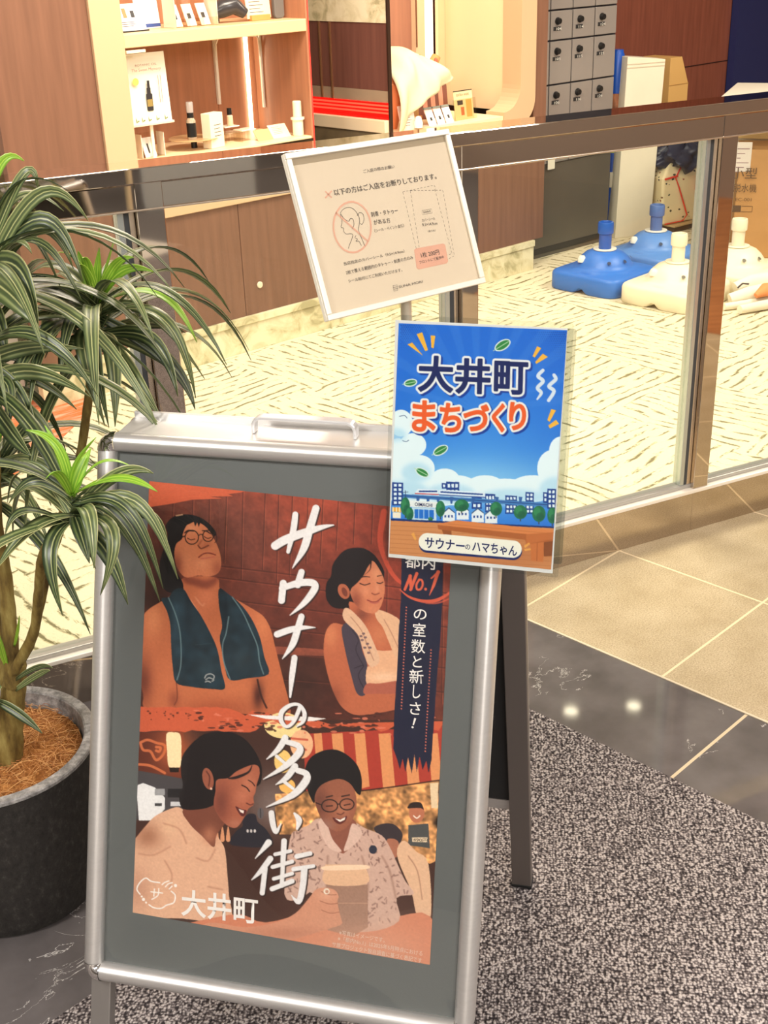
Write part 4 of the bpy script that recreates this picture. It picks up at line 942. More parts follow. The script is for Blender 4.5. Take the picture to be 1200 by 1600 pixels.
# ------------------------------------------------------------------ sheets and stands next to the sign board
def pose(O, yaw, lean, W, Hh):
    X = np.array([math.cos(yaw), math.sin(yaw), 0.0]); Yb = np.array([-math.sin(yaw), math.cos(yaw), 0.0])
    D = -Yb*math.sin(lean)+np.array([0, 0, -math.cos(lean)]); N = -Yb*math.cos(lean)+np.array([0, 0, math.sin(lean)])
    return dict(O=np.array(O), X=X, D=D, N=N, W=W, H=Hh)
def on_pose(p, x, y, n=0.0):
    q = plane_pt(x, y, p['O']+p['N']*n, p['N'])-p['O']; return q@p['X'], q@p['D']
def pp(p, u, v, n=0.0): return p['O']+p['X']*u+p['D']*v+p['N']*n
class Flat:
    """flat drawing on a leaning sheet; root Empty at O"""
    def __init__(s, p, root): s.p = p; s.root = root; s.inv = root.matrix_world.inverted() if False else None
    def L(s, P): return np.atleast_2d(P)-np.array(s.root.location)
    def slab(s, name, m, u0, v0, u1, v1, n0, n1, parent=None, bevel=0, r=0.0):
        if r: pts = rrect(u0, v0, u1, v1, r)
        else: pts = [(u0, v0), (u1, v0), (u1, v1), (u0, v1)]
        k = len(pts); vs = [s.L(pp(s.p, u, v, n0))[0] for u, v in pts]+[s.L(pp(s.p, u, v, n1))[0] for u, v in pts]
        mb = MB().add(vs, [tuple(range(k))[::-1], tuple(range(k, 2*k))]+[(i, (i+1) % k, k+(i+1) % k, k+i) for i in range(k)])
        return mb.obj(name, m, parent or s.root, bevel=bevel)
    def poly(s, name, m, px, n, parent=None):
        uv = [on_pose(s.p, *q, n) for q in px]; vs = [s.L(pp(s.p, u, v, n))[0] for u, v in uv]
        return MB().add(vs, [tuple(range(len(vs)))]).obj(name, m, parent or s.root, recalc=False)
    def line(s, name, m, px, w, n, parent=None, dash=None, closed=False, sm=True):
        """thin printed line through pixel points, width w metres"""
        uv = np.array([on_pose(s.p, *q, n) for q in px])
        if sm and len(uv) > 2: uv = smooth_poly(uv, closed, 5)
        if closed: uv = np.vstack([uv, uv[:1]])
        mb = MB(); segs = []
        if dash:
            d = np.r_[0, np.cumsum(np.linalg.norm(np.diff(uv, axis=0), axis=1))]; t = 0
            while t < d[-1]:
                t1 = min(t+dash, d[-1]); segs.append([np.array([np.interp(q, d, uv[:, 0]), np.interp(q, d, uv[:, 1])]) for q in (t, t1)]); t += dash*1.7
        else: segs = [uv]
        for sg in segs:
            sg = np.array(sg); k = len(sg); vs = []
            for i in range(k):
                tt = sg[min(i+1, k-1)]-sg[max(i-1, 0)]; tt = tt/(np.linalg.norm(tt)+1e-12); nn = np.array([-tt[1], tt[0]])*w/2
                for q in (sg[i]+nn, sg[i]-nn): vs.append(s.L(pp(s.p, q[0], q[1], n))[0])
            mb.add(vs, [(2*i, 2*i+1, 2*i+3, 2*i+2) for i in range(k-1)])
        return mb.obj(name, m, parent or s.root, recalc=False)
    def text(s, name, t, xa, ya, xb, yb, hpx, m, bold=0.0, n=0.0004, parent=None, shift=None):
        a = pp(s.p, *on_pose(s.p, xa, ya, n), n); b = pp(s.p, *on_pose(s.p, xb, yb, n), n)
        h = hpx*((a-cC)@cF)/FPX; X = (b-a)/np.linalg.norm(b-a); U = np.cross(s.p['N'], X); U = U if U[2] > 0 else -U
        return text_fit(parent or s.root, name, t, (s.L(a)[0], U, s.p['N']), s.L(b)[0], h, m, 0.0, bold)
    def art(s, name, corners, nx, ny, paint, m, n, gain=1.0, parent=None):
        c = [np.array(on_pose(s.p, *q, n)) for q in corners]
        u = np.linspace(0, 1, nx)[None, :, None]; v = np.linspace(0, 1, ny)[:, None, None]
        UV = (1-v)*((1-u)*c[0]+u*c[1])+v*((1-u)*c[3]+u*c[2])
        P = s.p['O']+UV[..., :1]*s.p['X']+UV[..., 1:]*s.p['D']+s.p['N']*n
        a = Art(nx, ny, *proj_np(P)); paint(a)
        return art_mesh(name, P-np.array(s.root.location), a, m, parent or s.root, gain)

# ---- blue town-planning poster (A4 in a clear sleeve) fixed on the board's upper right corner
pb = pose((0.018, 1.402, 1.138), math.radians(-16.4), math.radians(12.6), .2095, .297)
bl = thing('laminated_poster', 'bright blue illustrated town poster in clear sleeve on the top right corner of sign board', 'poster', tuple(pb['O']))
FB = Flat(pb, bl)
PAPER = mat('white_paper', (232, 230, 226), .55)
SLEEVE = film('clear_sleeve', (244, 246, 246), 1.45, .03)
o = FB.slab('paper_sheet', PAPER, .0035, .0035, .2065, .2935, -.0012, -.0006)
o = FB.slab('plastic_sleeve', SLEEVE, -.001, -.003, .2135, .2975, .0011, .0013, r=.003); o['label'] = 'clear plastic sleeve'
o = FB.slab('rear_sleeve', film('rear_film', (226, 230, 230), 1.45, .05), .006, .004, .2165, .282, -.0042, -.0036, r=.003); o['label'] = 'second clear sleeve sticking out behind'
def paint_blue(a):
    a.im[:] = (26, 104, 206)
    a.zoom(590, 480, .2625)
    for k in range(12):
        t0 = math.radians(195+k*14); t1 = math.radians(195+k*14+6)
        a.fill([(600, 620), (600+900*math.cos(t0), 620+900*math.sin(t0)), (600+900*math.cos(t1), 620+900*math.sin(t1))], (58, 122, 214), False, .45, blur=1)
    a.glow((600, 900), 600, 420, (70, 150, 226), .8); a.glow((500, 1050), 700, 160, (150, 206, 236), .8)
    for i in range(24):
        for j in range(14):
            r = 5.5-.28*(i*.8+j)
            if r > .6: a.ell((140+i*13+(j % 2)*6, 108+j*11), r, r, (14, 62, 150), .55); 
            if r > .6: a.ell((1120-i*12-(j % 2)*6, 150+j*13), r, r, (14, 62, 150), .55)
    CL, CL2 = (226, 240, 244), (178, 216, 234)
    for c, rx, ry in (((140, 690), 70, 80), ((210, 820), 80, 70), ((120, 900), 90, 120), ((250, 960), 90, 80), ((150, 1050), 170, 90), ((400, 1030), 90, 70), ((470, 1090), 140, 90), ((300, 1120), 240, 70), ((1090, 860), 70, 90), ((1040, 960), 90, 110), ((1080, 1050), 110, 130), ((920, 1080), 140, 80), ((760, 1090), 160, 70), ((640, 1060), 110, 60)):
        a.ell(c, rx, ry, CL)
    for c, rx, ry in (((230, 985), 90, 60), ((150, 1090), 150, 60), ((430, 1110), 150, 60), ((1060, 1090), 100, 80), ((800, 1130), 200, 50), ((110, 760), 60, 40)): a.ell(c, rx, ry, CL2, .8, blur=3)
    for P in ([(130, 650), (160, 645), (175, 660)], [(150, 795), (170, 800), (185, 792)]): a.stroke(P, 4, (60, 90, 130))
    NV = (18, 62, 140); WTT = (226, 238, 240)
    def bld(x0, y0, x1, y1, nx, ny):
        a.fill([(x0, y0), (x1, y0+3), (x1, y1), (x0, y1)], NV, False)
        w = (x1-x0)/(nx*1.6+.6); h = (y1-y0)/(ny*1.5+.5)
        for i in range(nx):
            for j in range(ny):
                x = x0+w*.6+i*w*1.6; y = y0+h*.6+j*h*1.5; a.fill([(x, y), (x+w, y), (x+w, y+h*.9), (x, y+h*.9)], WTT, False)
    bld(86, 1042, 152, 1180, 2, 5); bld(382, 1046, 410, 1080, 1, 1); bld(408, 1038, 486, 1120, 3, 2); bld(1010, 1080, 1062, 1200, 2, 4); bld(985, 1100, 1012, 1190, 1, 3)
    bld(560, 1130, 620, 1200, 2, 2); bld(640, 1110, 700, 1220, 3, 3); bld(760, 1120, 830, 1230, 3, 4); bld(880, 1100, 930, 1230, 2, 5)
    # viaduct, train
    a.fill([(150, 1112), (560, 1136), (1010, 1165), (1010, 1190), (560, 1160), (150, 1134)], (70, 128, 186), False); a.stroke([(150, 1122), (1010, 1176)], 5, (20, 60, 130))
    for x in (230, 290, 350, 430, 560, 700, 840): a.fill([(x, 1128), (x+22, 1130), (x+14, 1170), (x+4, 1170)], (50, 96, 160), False)
    a.fill([(222, 1108), (238, 1082), (360, 1086), (362, 1116), (224, 1112)], (224, 234, 240), False); a.fill([(366, 1086), (540, 1096), (640, 1104), (640, 1134), (368, 1118)], (224, 234, 240), False)
    a.stroke([(224, 1109), (362, 1115)], 6, (196, 50, 60)); a.stroke([(368, 1117), (640, 1132)], 6, (30, 70, 150))
    for x in range(250, 355, 18): a.stroke([(x, 1096), (x+11, 1096)], 9, NV, sm=False)
    for x in range(378, 630, 18): a.stroke([(x, 1100+(x-378)*.06), (x+11, 1100+(x-378)*.06)], 9, NV, sm=False)
    a.stroke([(165, 1092), (168, 1150)], 4, (40, 60, 90)); a.stroke([(152, 1102), (182, 1100)], 3, (40, 60, 90))
    # station
    a.fill([(190, 1150), (360, 1160), (360, 1196), (190, 1188)], (232, 234, 230), False); a.fill([(205, 1190), (350, 1198), (350, 1276), (205, 1270)], (190, 214, 226), False)
    a.fill([(220, 1202), (335, 1208), (335, 1262), (220, 1256)], (30, 110, 200), False)
    for x in (245, 275, 305): a.stroke([(x, 1202), (x, 1262)], 4, (190, 220, 236))
    # little houses
    for x, y in ((388, 1220), (470, 1206), (560, 1222), (640, 1228)):
        a.fill([(x, y), (x+36, y-26), (x+72, y), (x+72, y+58), (x, y+58)], (228, 234, 236), False); a.fill([(x-4, y+4), (x+36, y-30), (x+76, y+4), (x+70, y+6), (x+36, y-20), (x+2, y+8)], (60, 90, 130), False)
        for dx in (10, 30, 50): a.fill([(x+dx, y+18), (x+dx+10, y+18), (x+dx+10, y+32), (x+dx, y+32)], NV, False)
    a.fill([(86, 1190), (136, 1194), (142, 1222), (84, 1216)], (236, 170, 60), False); a.fill([(90, 1220), (138, 1222), (138, 1256), (90, 1254)], (240, 230, 206), False)
    for x in (92, 112, 130): a.stroke([(x, 1192), (x, 1216)], 6, (245, 232, 200))
    def tree(x, y, w, h): 
        a.stroke([(x, y), (x, y+h*.75)], 6, (70, 60, 40)); a.ell((x, y), w, h*.6, (36, 112, 76)); a.ell((x-w*.25, y-h*.15), w*.5, h*.35, (56, 140, 88), .8); a.ell((x+w*.2, y+h*.2), w*.6, h*.3, (24, 88, 66), .6)
    tree(165, 1185, 28, 90); tree(190, 1230, 24, 66); tree(374, 1200, 28, 80); tree(500, 1180, 44, 60); tree(705, 1200, 36, 70); tree(850, 1220, 40, 70); tree(960, 1230, 40, 80); tree(1040, 1240, 30, 80); tree(315, 1262, 14, 22)
    # deck and bench
    a.fill([(60, 1262), (1080, 1310), (1080, 1600), (50, 1540)], (206, 138, 86), False); a.fill([(80, 1258), (1060, 1306), (1060, 1316), (80, 1270)], (20, 50, 110), False)
    for k in range(9): a.stroke([(70, 1300+k*26), (1060, 1346+k*28)], 2.5, (164, 98, 58), .7)
    a.glow((800, 1470), 300, 90, (176, 106, 64), .6)
    a.fill([(380, 1318), (440, 1322), (440, 1356), (392, 1352)], (150, 84, 44), False)
    a.fill([(984, 1396), (1046, 1390), (1040, 1480), (990, 1484)], (134, 74, 40), False)
    bt = a.fill([(356, 1290), (470, 1268), (1046, 1328), (1040, 1372), (890, 1362), (360, 1318)], (214, 130, 74), False)
    a.fill([(356, 1296), (880, 1350), (1046, 1360), (1042, 1392), (884, 1416), (880, 1386), (362, 1322)], (172, 96, 50), False); a.fill([(884, 1352), (1046, 1340), (1044, 1380), (886, 1410)], (190, 108, 58), False)
    a.stroke([(420, 1290), (1030, 1348)], 3, (180, 102, 56), .8)
    a.fill([(908, 1408), (990, 1398), (986, 1516), (912, 1510)], (196, 112, 60), False); a.stroke([(950, 1406), (948, 1510)], 3, (140, 76, 40))
    # accents
    YL = (238, 178, 60)
    for P in ([(178, 222), (206, 210), (272, 290)], [(232, 160), (266, 150), (300, 255), (284, 262)], [(316, 168), (344, 170), (334, 244), (320, 242)], [(950, 232), (974, 244), (936, 300), (922, 292)], [(984, 276), (1014, 296), (944, 338), (938, 326)], [(1034, 606), (1062, 614), (1024, 682), (1010, 672)], [(1062, 670), (1080, 694), (1026, 722), (1016, 704)]): a.fill(P, YL, False)
    for P in ([(200, 1350), (216, 1340), (232, 1382), (222, 1388)], [(870, 1420), (902, 1400), (908, 1410), (878, 1434)], [(872, 1440), (910, 1434), (912, 1446), (876, 1452)]): a.fill(P, (236, 170, 80), False, .8)
    for P in ([(984, 376), (955, 410), (985, 440), (952, 480), (974, 510), (950, 548)], [(1050, 404), (1060, 430), (1020, 470), (1050, 500), (1018, 555)]): a.stroke(P, [20, 22, 22, 22, 20, 10][:len(P)], (214, 224, 232))
    for c, r, an in (((744, 226), 46, -.55), ((196, 450), 34, -.2), ((375, 852), 42, -.5), ((266, 984), 38, .5)):
        a.ell(c, r+7, r*.5+6, (220, 232, 226), rot=an); a.ell(c, r, r*.48, (44, 130, 62), rot=an); dx, dy = math.cos(an), math.sin(an)
        a.stroke([(c[0]-dx*r*1.4, c[1]-dy*r*1.4), (c[0]+dx*r*.9, c[1]+dy*r*.9)], 4, (190, 220, 180))
    # caption pill
    def pill(dx, dy, col):
        x0, y0, x1, y1, r = 296+dx, 1396+dy, 806+dx, 1440+dy, 52
        P = []
        for t in np.linspace(math.pi*.5+.09, math.pi*1.5+.09, 14): P.append((x0+r*math.cos(t), y0+r*math.sin(t)))
        for t in np.linspace(-math.pi*.5+.09, math.pi*.5+.09, 14): P.append((x1+r*math.cos(t), y1+r*math.sin(t)))
        a.fill(P, col, False)
    pill(2, 14, (24, 40, 96)); pill(0, 0, (240, 236, 220))
    for dx, dy, c1, c2 in ((3, 3, (16, 60, 150), (16, 60, 150)), (0, 0, None, None)):
        for ch, x0, y0, x1, y1, h in (('大', 655, 583.5, 707, 585.5, 54), ('井', 713, 587, 765, 589, 53), ('町', 773.5, 589.5, 823.5, 591.5, 49)):
            heavy_glyph(a, ch, x0+dx, y0+dy, x1+dx, y1+dy, h, c1 or (22, 36, 92), 1.7, c2 or (234, 234, 230), 3.4)
        for ch, x0, y0, x1, y1, h in (('ま', 645.5, 649.5, 679.5, 651, 46), ('ち', 688.5, 652, 719.5, 653.5, 43), ('づ', 725.5, 652, 762.5, 653.5, 40), ('く', 770, 652, 787.5, 653.2, 42), ('り', 797, 650, 820.5, 651, 41)):
            heavy_glyph(a, ch, x0+dx, y0+dy, x1+dx, y1+dy, h, c1 or (232, 94, 42), 1.7, c2 or (236, 234, 226), 3.2)
GLOSSP = vcol_mat('printed_illustration', 0.4, 0.35)
pi_ = FB.art('illustration', [(623, 505), (886, 516), (861, 890), (608, 865)], 330, 470, paint_blue, GLOSSP, 0.0, 1.05)
pi_['label'] = 'printed blue town illustration'
NAVY = mat('navy_ink', (22, 38, 98), .5); ORNG = mat('orange_ink', (226, 92, 42), .5); WHI = mat('white_outline_ink', (232, 230, 224), .5)
FB.text('caption_lettering', 'サウナー', 664, 847.5, 726, 853.5, 17.5, NAVY, .02, .0004, pi_)
FB.text('caption_lettering', 'の', 727, 854.5, 734.5, 855, 8.5, NAVY, .012, .0004, pi_)
FB.text('caption_lettering', 'ハマちゃん', 738, 853.5, 808, 861.5, 17, NAVY, .02, .0004, pi_)
FB.text('station_lettering', 'OIMACHI', 648, 787.8, 675.5, 789.5, 5.6, NAVY, .012, .0004, pi_)

# ---- notice on a stand behind the board
pn = pose((-0.1235+.001, 1.766, 1.2715), math.radians(36.7), math.radians(21.3), .300, .2395)
nt_ = thing('notice_stand', 'floor stand with a tilted white framed entry notice behind the blue poster', 'notice stand', tuple(pn['O']))
FN = Flat(pn, nt_)
sc_ = .32/.297
FW = mat('cream_frame', (232, 224, 208), .35, .15); PN = mat('notice_paper', (224, 214, 198), .6)
W_, H_ = pn['W'], pn['H']
FN.slab('backing_plate', FW, 0, 0, W_, H_, -.010, -.002, bevel=.001)
for nm, a_ in (('frame_edge', (0, 0, W_, .0085)), ('frame_edge', (0, H_-.0085, W_, H_)), ('frame_edge', (0, .0086, .0085, H_-.0086)), ('frame_edge', (W_-.0085, .0086, W_, H_-.0086))): FN.slab(nm, FW, *a_, -.0019, .0035, bevel=.0012)
pap = FN.slab('notice_paper', PN, .009, .018, W_-.009, H_-.009, -.0018, -.0012); pap['label'] = 'printed Japanese entry notice'
FN.slab('backing_strip', mat('taupe_backing', (168, 156, 136), .6), .009, .009, W_-.009, .0178, -.0018, -.0014)
FN.slab('cover_sheet', film('notice_cover', (252, 250, 246), 1.45, .02), .009, .009, W_-.009, H_-.009, .0005, .0009)
INK = mat('grey_brown_ink', (78, 74, 74), .6); PINK = mat('pink_ink', (226, 178, 160), .6)
def nz(x, y): return 430+x*.2833, 190+y*.2833
def ntext(s_, xa, ya, xb, yb, h, m=INK, bold=.004): 
    (x0, y0), (x1, y1) = nz(xa, ya), nz(xb, yb); FN.text('notice_lettering', s_, x0, y0, x1, y1, h*.2833, m, bold, -.0006, pap)
def nline(P, w, m=INK, dash=None, closed=False, sm=True, name='line_drawing'): return FN.line(name, m, [nz(*q) for q in P], w, -.0007, pap, dash, closed, sm)
ntext('ご入店の際のお願い', 486, 275, 658, 247, 20)
ntext('以下の方はご入店をお断りしております。', 324, 392, 888, 300, 36, bold=.012)
nline([(276, 384), (312, 420)], .0022, PINK, sm=False); nline([(312, 382), (276, 422)], .0022, PINK, sm=False)
ntext('刺青・タトゥー', 528, 513, 676, 490, 28, bold=.008); ntext('がある方', 543, 557, 634, 543, 28, bold=.008); ntext('（シール・ペイント含む）', 548, 603, 710, 572, 20)
ntext('当店指定のカバーシール（9.5×14.9cm）', 378, 785, 712, 713, 20); ntext('2枚で覆える範囲内のタトゥー・刺青の方のみ', 390, 834, 760, 748, 22); ntext('シール貼付にてご利用いただけます。', 404, 880, 700, 817, 20)
ntext('当店指定', 816, 500, 858, 493, 11); ntext('カバーシール', 810, 545, 882, 533, 16); ntext('9.5×14.9cm', 812, 570, 894, 560, 16); ntext('（原寸大）', 842, 606, 884, 599, 12)
FN.poly('pink_label', PINK, [nz(*q) for q in ((766, 708), (775, 700), (926, 672), (938, 680), (954, 770), (946, 782), (792, 816), (780, 808))], -.0009, pap)
ntext('1枚 200円', 804, 738, 904, 718, 30, bold=.006); ntext('フロントにて販売中', 796, 777, 930, 746, 18)
ntext('SUNA MORI', 682, 912, 812, 882, 14, INK, 0)
nline([(650, 905), (672, 900), (676, 930), (655, 935)], .0006, closed=True, sm=False); nline([(652, 915), (674, 910)], .0006, sm=False); nline([(654, 925), (675, 920)], .0006, sm=False)
nline([(425+104*math.cos(t), 582+140*math.sin(t)+(104*math.cos(t))*.04) for t in np.linspace(0, 2*math.pi, 26)[:-1]], .0028, PINK, closed=True, sm=False)
nline([(334, 502), (512, 660)], .0028, PINK, sm=False)
nline([(362, 530), (362, 500), (385, 478), (415, 474), (440, 490), (460, 520), (466, 548)], .0007)
nline([(362, 510), (380, 535), (405, 550), (415, 535), (430, 540), (434, 570), (425, 590)], .0007)
nline([(368, 535), (368, 560), (364, 582), (378, 588), (378, 605), (392, 620), (415, 618), (428, 625), (422, 650), (410, 680), (404, 700)], .0007)
nline([(466, 548), (462, 575), (460, 600), (475, 640), (496, 688)], .0007); nline([(452, 520), (465, 502), (484, 510), (490, 540), (480, 566), (468, 560)], .0007)
nline([(446, 628), (440, 640), (454, 648), (445, 660), (462, 660), (470, 674), (476, 684)], .0007)
nline([(704, 388), (880, 350), (885, 372)], .0005, dash=.004, sm=False); nline([(704, 388), (778, 700)], .0005, dash=.004, sm=False)
nline([(745, 380), (925, 378), (988, 740), (950, 760)], .0005, dash=.004, sm=False); nline([(745, 380), (794, 692)], .0005, dash=.004, sm=False); nline([(880, 372), (975, 728), (950, 736)], .0005, dash=.004, sm=False)
nline([(810, 490), (862, 482), (866, 504), (812, 512)], .0004, closed=True, sm=False)
# pole and base
pc = pp(pn, W_*.50, H_*.80, -.012); pl = Vector(FN.L(pc)[0])
fl = Vector((pl.x+.012, pl.y+.012, -pn['O'][2]))
PM = mat('cream_pole', (214, 204, 184), .35, .4)
MB().tube([(fl.x, fl.y, fl.z+.012), (fl.x, fl.y, pl.z-.02)], .0085, 16).obj('pole', PM, nt_)
mb = MB(); mb.tube([(fl.x, fl.y, pl.z-.03), (pl.x, pl.y, pl.z+.01)], .006, 10); mb.obj('tilt_bracket', PM, nt_)
MB().prism(rrect(fl.x-.13, fl.y-.08, fl.x+.07, fl.y+.10, .02), fl.z+.0005, fl.z+.012).obj('base_plate', PM, nt_, bevel=.002)

# ------------------------------------------------------------------ potted dracaena
pot_c = (-.690, 1.745, 0.0)
pl_ = thing('potted_dracaena', 'dracaena with striped arching leaves in a dark stone-look pot left of sign board', 'potted plant', pot_c)
m, nt, b, tc = base_mat('stone_fibre_pot', .8, .25)
n1 = noise_n(nt, tc.outputs['Object'], 85, 8, .8, scale=(1, 1, .6)); n2 = noise_n(nt, tc.outputs['Object'], 9, 4)
c1 = ramp(nt, n1, [(.32, (34, 32, 30)), (.55, (50, 47, 44)), (.78, (84, 80, 76))]); nt.links.new(c1, b.inputs['Base Color']); bump_n(nt, b, n1, .5, .002); POTM = m
m, nt, b, tc = base_mat('worn_pot_rim', .8, .25); n1 = noise_n(nt, tc.outputs['Object'], 60, 6, .7)
nt.links.new(ramp(nt, n1, [(.3, (84, 82, 80)), (.5, (140, 137, 134)), (.7, (184, 180, 176))]), b.inputs['Base Color']); RIMM = m
MB().lathe([(.128, .001), (.146, .004), (.156, .03), (.166, .10), (.1725, .20), (.1755, .285), (.1765, .299)], 56, cap=False).obj('pot', POTM, pl_)
MB().lathe([(.1765, .2992), (.1765, .3045), (.1745, .307), (.1590, .3065), (.156, .304), (.152, .27), (.150, .20)], 56, cap=False).obj('pot_rim', RIMM, pl_)['label'] = 'worn pale grey pot rim'
MB().lathe([(.0, .02), (.145, .02)], 40, cap=False).obj('pot_bottom', POTM, pl_)
# coir: mound and fibres
rs = np.random.RandomState(11)
m, nt, b, tc = base_mat('coir_fibre', .9, .15); n1 = noise_n(nt, tc.outputs['Object'], 70, 5, .7, dist=2)
nt.links.new(ramp(nt, n1, [(.25, (84, 46, 20)), (.5, (168, 108, 56)), (.7, (220, 160, 96))]), b.inputs['Base Color']); bump_n(nt, b, n1, 1, .006); COIR = m
mb = MB(); vs = []; fs = []; nr, na = 12, 48
for i in range(nr+1):
    r = .1495*i/nr
    for k in range(na):
        t = 2*math.pi*k/na; vs.append((r*math.cos(t), r*math.sin(t), .272+.026*math.cos(r/.15*1.4)+rs.randn()*.0025))
for i in range(nr):
    for k in range(na): l = (k+1) % na; fs.append((i*na+k, (i+1)*na+k, (i+1)*na+l, i*na+l))
mb.add(vs, fs, True); mb.obj('coir_mound', COIR, pl_)
cols = [(206, 146, 84), (232, 178, 114), (160, 102, 54)]
for ci, cc in enumerate(cols):
    mb = MB()
    for k in range(420):
        r = .142*math.sqrt(rs.rand()); t = rs.rand()*6.28; p = np.array([r*math.cos(t), r*math.sin(t), .295+.024*math.cos(r/.15*1.4)-.024+rs.rand()*.004])
        d = rs.rand()*6.28; curl = rs.randn()*28; L = .02+rs.rand()*.05; P = []; n = 6; z = 0; up = rs.rand()*.55
        for i in range(n):
            P.append(p.copy()); d += curl*L/n; p = p+np.array([math.cos(d), math.sin(d), up*(1-2*i/n)])*L/n
            rr = math.hypot(p[0], p[1])
            if rr > .147: p[:2] *= .147/rr
        mb.tube(P, .00045, 3)
    o = mb.obj('coir_fibres', mat('coir_strand_%s' % 'abc'[ci], cc, .8), pl_, recalc=False); o['kind'] = 'stuff'
# trunks
m, nt, b, tc = base_mat('dracaena_bark', .75, .3); n1 = noise_n(nt, tc.outputs['Object'], 18, 6, .6, scale=(3, 3, .8))
nt.links.new(ramp(nt, n1, [(.3, (74, 56, 26)), (.5, (118, 98, 48)), (.7, (150, 134, 76))]), b.inputs['Base Color']); bump_n(nt, b, n1, .7, .004); BARK = m
def PL(x, y, yy): q = depth_pt(x, y, yy)-np.array(pot_c); return q
def trunk(pix, rad):
    P = [PL(*q) for q in pix]; R_ = np.interp(np.linspace(0, 1, len(P)), np.linspace(0, 1, len(rad)), rad)
    Q = smooth_poly(np.column_stack([np.array(P), R_]), False, 6); rj = [r*(1+.05*math.sin(i*2.3)) for i, r in enumerate(Q[:, 3])]
    MB().tube(Q[:, :3], rj, 12).obj('trunk', BARK, pl_)
trunk([(12, 1190, 1.72), (14, 1130, 1.72), (22, 1075, 1.72), (26, 1035, 1.72)], [.027, .024, .020, .016])
trunk([(20, 1070, 1.71), (16, 1000, 1.71), (8, 900, 1.72), (-6, 820, 1.72), (-10, 700, 1.73), (-22, 560, 1.74), (-30, 430, 1.75)], [.015, .011, .0095, .009])
trunk([(20, 1050, 1.70), (52, 990, 1.68), (60, 930, 1.66), (66, 870, 1.63), (88, 830, 1.58), (104, 790, 1.50)], [.009, .0078, .007, .007])
trunk([(22, 1046, 1.72), (45, 1010, 1.74), (57, 970, 1.75), (80, 870, 1.77), (104, 800, 1.78), (124, 720, 1.78), (136, 640, 1.78), (146, 560, 1.78)], [.009, .0075, .007, .007])
trunk([(16, 1080, 1.74), (-2, 1000, 1.78), (-6, 900, 1.80), (-20, 800, 1.80), (-30, 720, 1.80)], [.014, .009, .008])
# leaves: arching striped ribbons
def leaf_mat(name, dark, mid, edge):
    m, nt, b, tc = base_mat(name, .38, .5)
    uv = node(nt, 'ShaderNodeAttribute'); uv.attribute_name = 'across'
    f = uv.outputs['Fac']
    nz_ = noise_n(nt, tc.outputs['Object'], 30, 3)
    f2 = M_(nt, 'ADD', f, M_(nt, 'MULTIPLY', M_(nt, 'SUBTRACT', nz_, .5), .05))
    c = ramp(nt, f2, [(.0, edge), (.10, dark), (.24, mid), (.32, dark), (.44, dark), (.50, edge), (.56, dark), (.68, dark), (.76, mid), (.90, dark)])
    nt.links.new(c, b.inputs['Base Color']); return m
LV = [leaf_mat('striped_leaf_dark', (40, 54, 32), (98, 110, 64), (164, 168, 112)), leaf_mat('striped_leaf_mid', (68, 82, 48), (130, 140, 88), (184, 184, 126))]
LY = leaf_mat('young_leaf', (112, 158, 40), (150, 186, 60), (184, 208, 84))
class Crown:
    def __init__(s): s.v = []; s.f = []; s.a = []; s.mi = []
    def leaf(s, p0, p1, p2, p3, w, mi, roll=0.0, side=None):
        """cubic Bezier centre line, channelled ribbon"""
        n = 14; base = len(s.v); prev = None
        for i in range(n+1):
            t = i/n; P = (1-t)**3*p0+3*(1-t)**2*t*p1+3*(1-t)*t*t*p2+t**3*p3
            T = 3*(1-t)**2*(p1-p0)+6*(1-t)*t*(p2-p1)+3*t*t*(p3-p2); T = T/(np.linalg.norm(T)+1e-9)
            if prev is None:
                sd = np.cross(T, [0, 0, 1.0]); 
                if side is not None: sd = side - T*(side@T)
                sd = sd/(np.linalg.norm(sd)+1e-9)
            else: sd = prev-T*(prev@T); sd = sd/(np.linalg.norm(sd)+1e-9)
            prev = sd; up = np.cross(sd, T); a = roll*t
            sd2 = sd*math.cos(a)+up*math.sin(a); up2 = np.cross(sd2, T)
            ww = 1.15*w*(0.55+0.45*min(1, t*4))*(1-max(0, (t-.45)/.55)**1.8)*.5+.0003
            for k in range(5):
                x = (k-2)/2; s.v.append(P+sd2*ww*x+up2*ww*.34*abs(x)); s.a.append(k/4)
        for i in range(n):
            for k in range(4): s.f.append((base+i*5+k, base+i*5+k+1, base+(i+1)*5+k+1, base+(i+1)*5+k)); s.mi.append(mi)
    def obj(s, name, parent):
        me = bpy.data.meshes.new(name); me.from_pydata([tuple(map(float, v)) for v in s.v], [], s.f); me.update()
        at = me.attributes.new('across', 'FLOAT', 'POINT'); at.data.foreach_set('value', np.array(s.a, np.float32))
        for m_ in (LV[0], LV[1], LY): me.materials.append(m_)
        me.polygons.foreach_set('material_index', s.mi); me.polygons.foreach_set('use_smooth', [True]*len(s.f))
        o = bpy.data.objects.new(name, me); scene.collection.objects.link(o); o.parent = parent
        md = o.modifiers.new('thickness', 'SOLIDIFY'); md.thickness = .0006
        return o
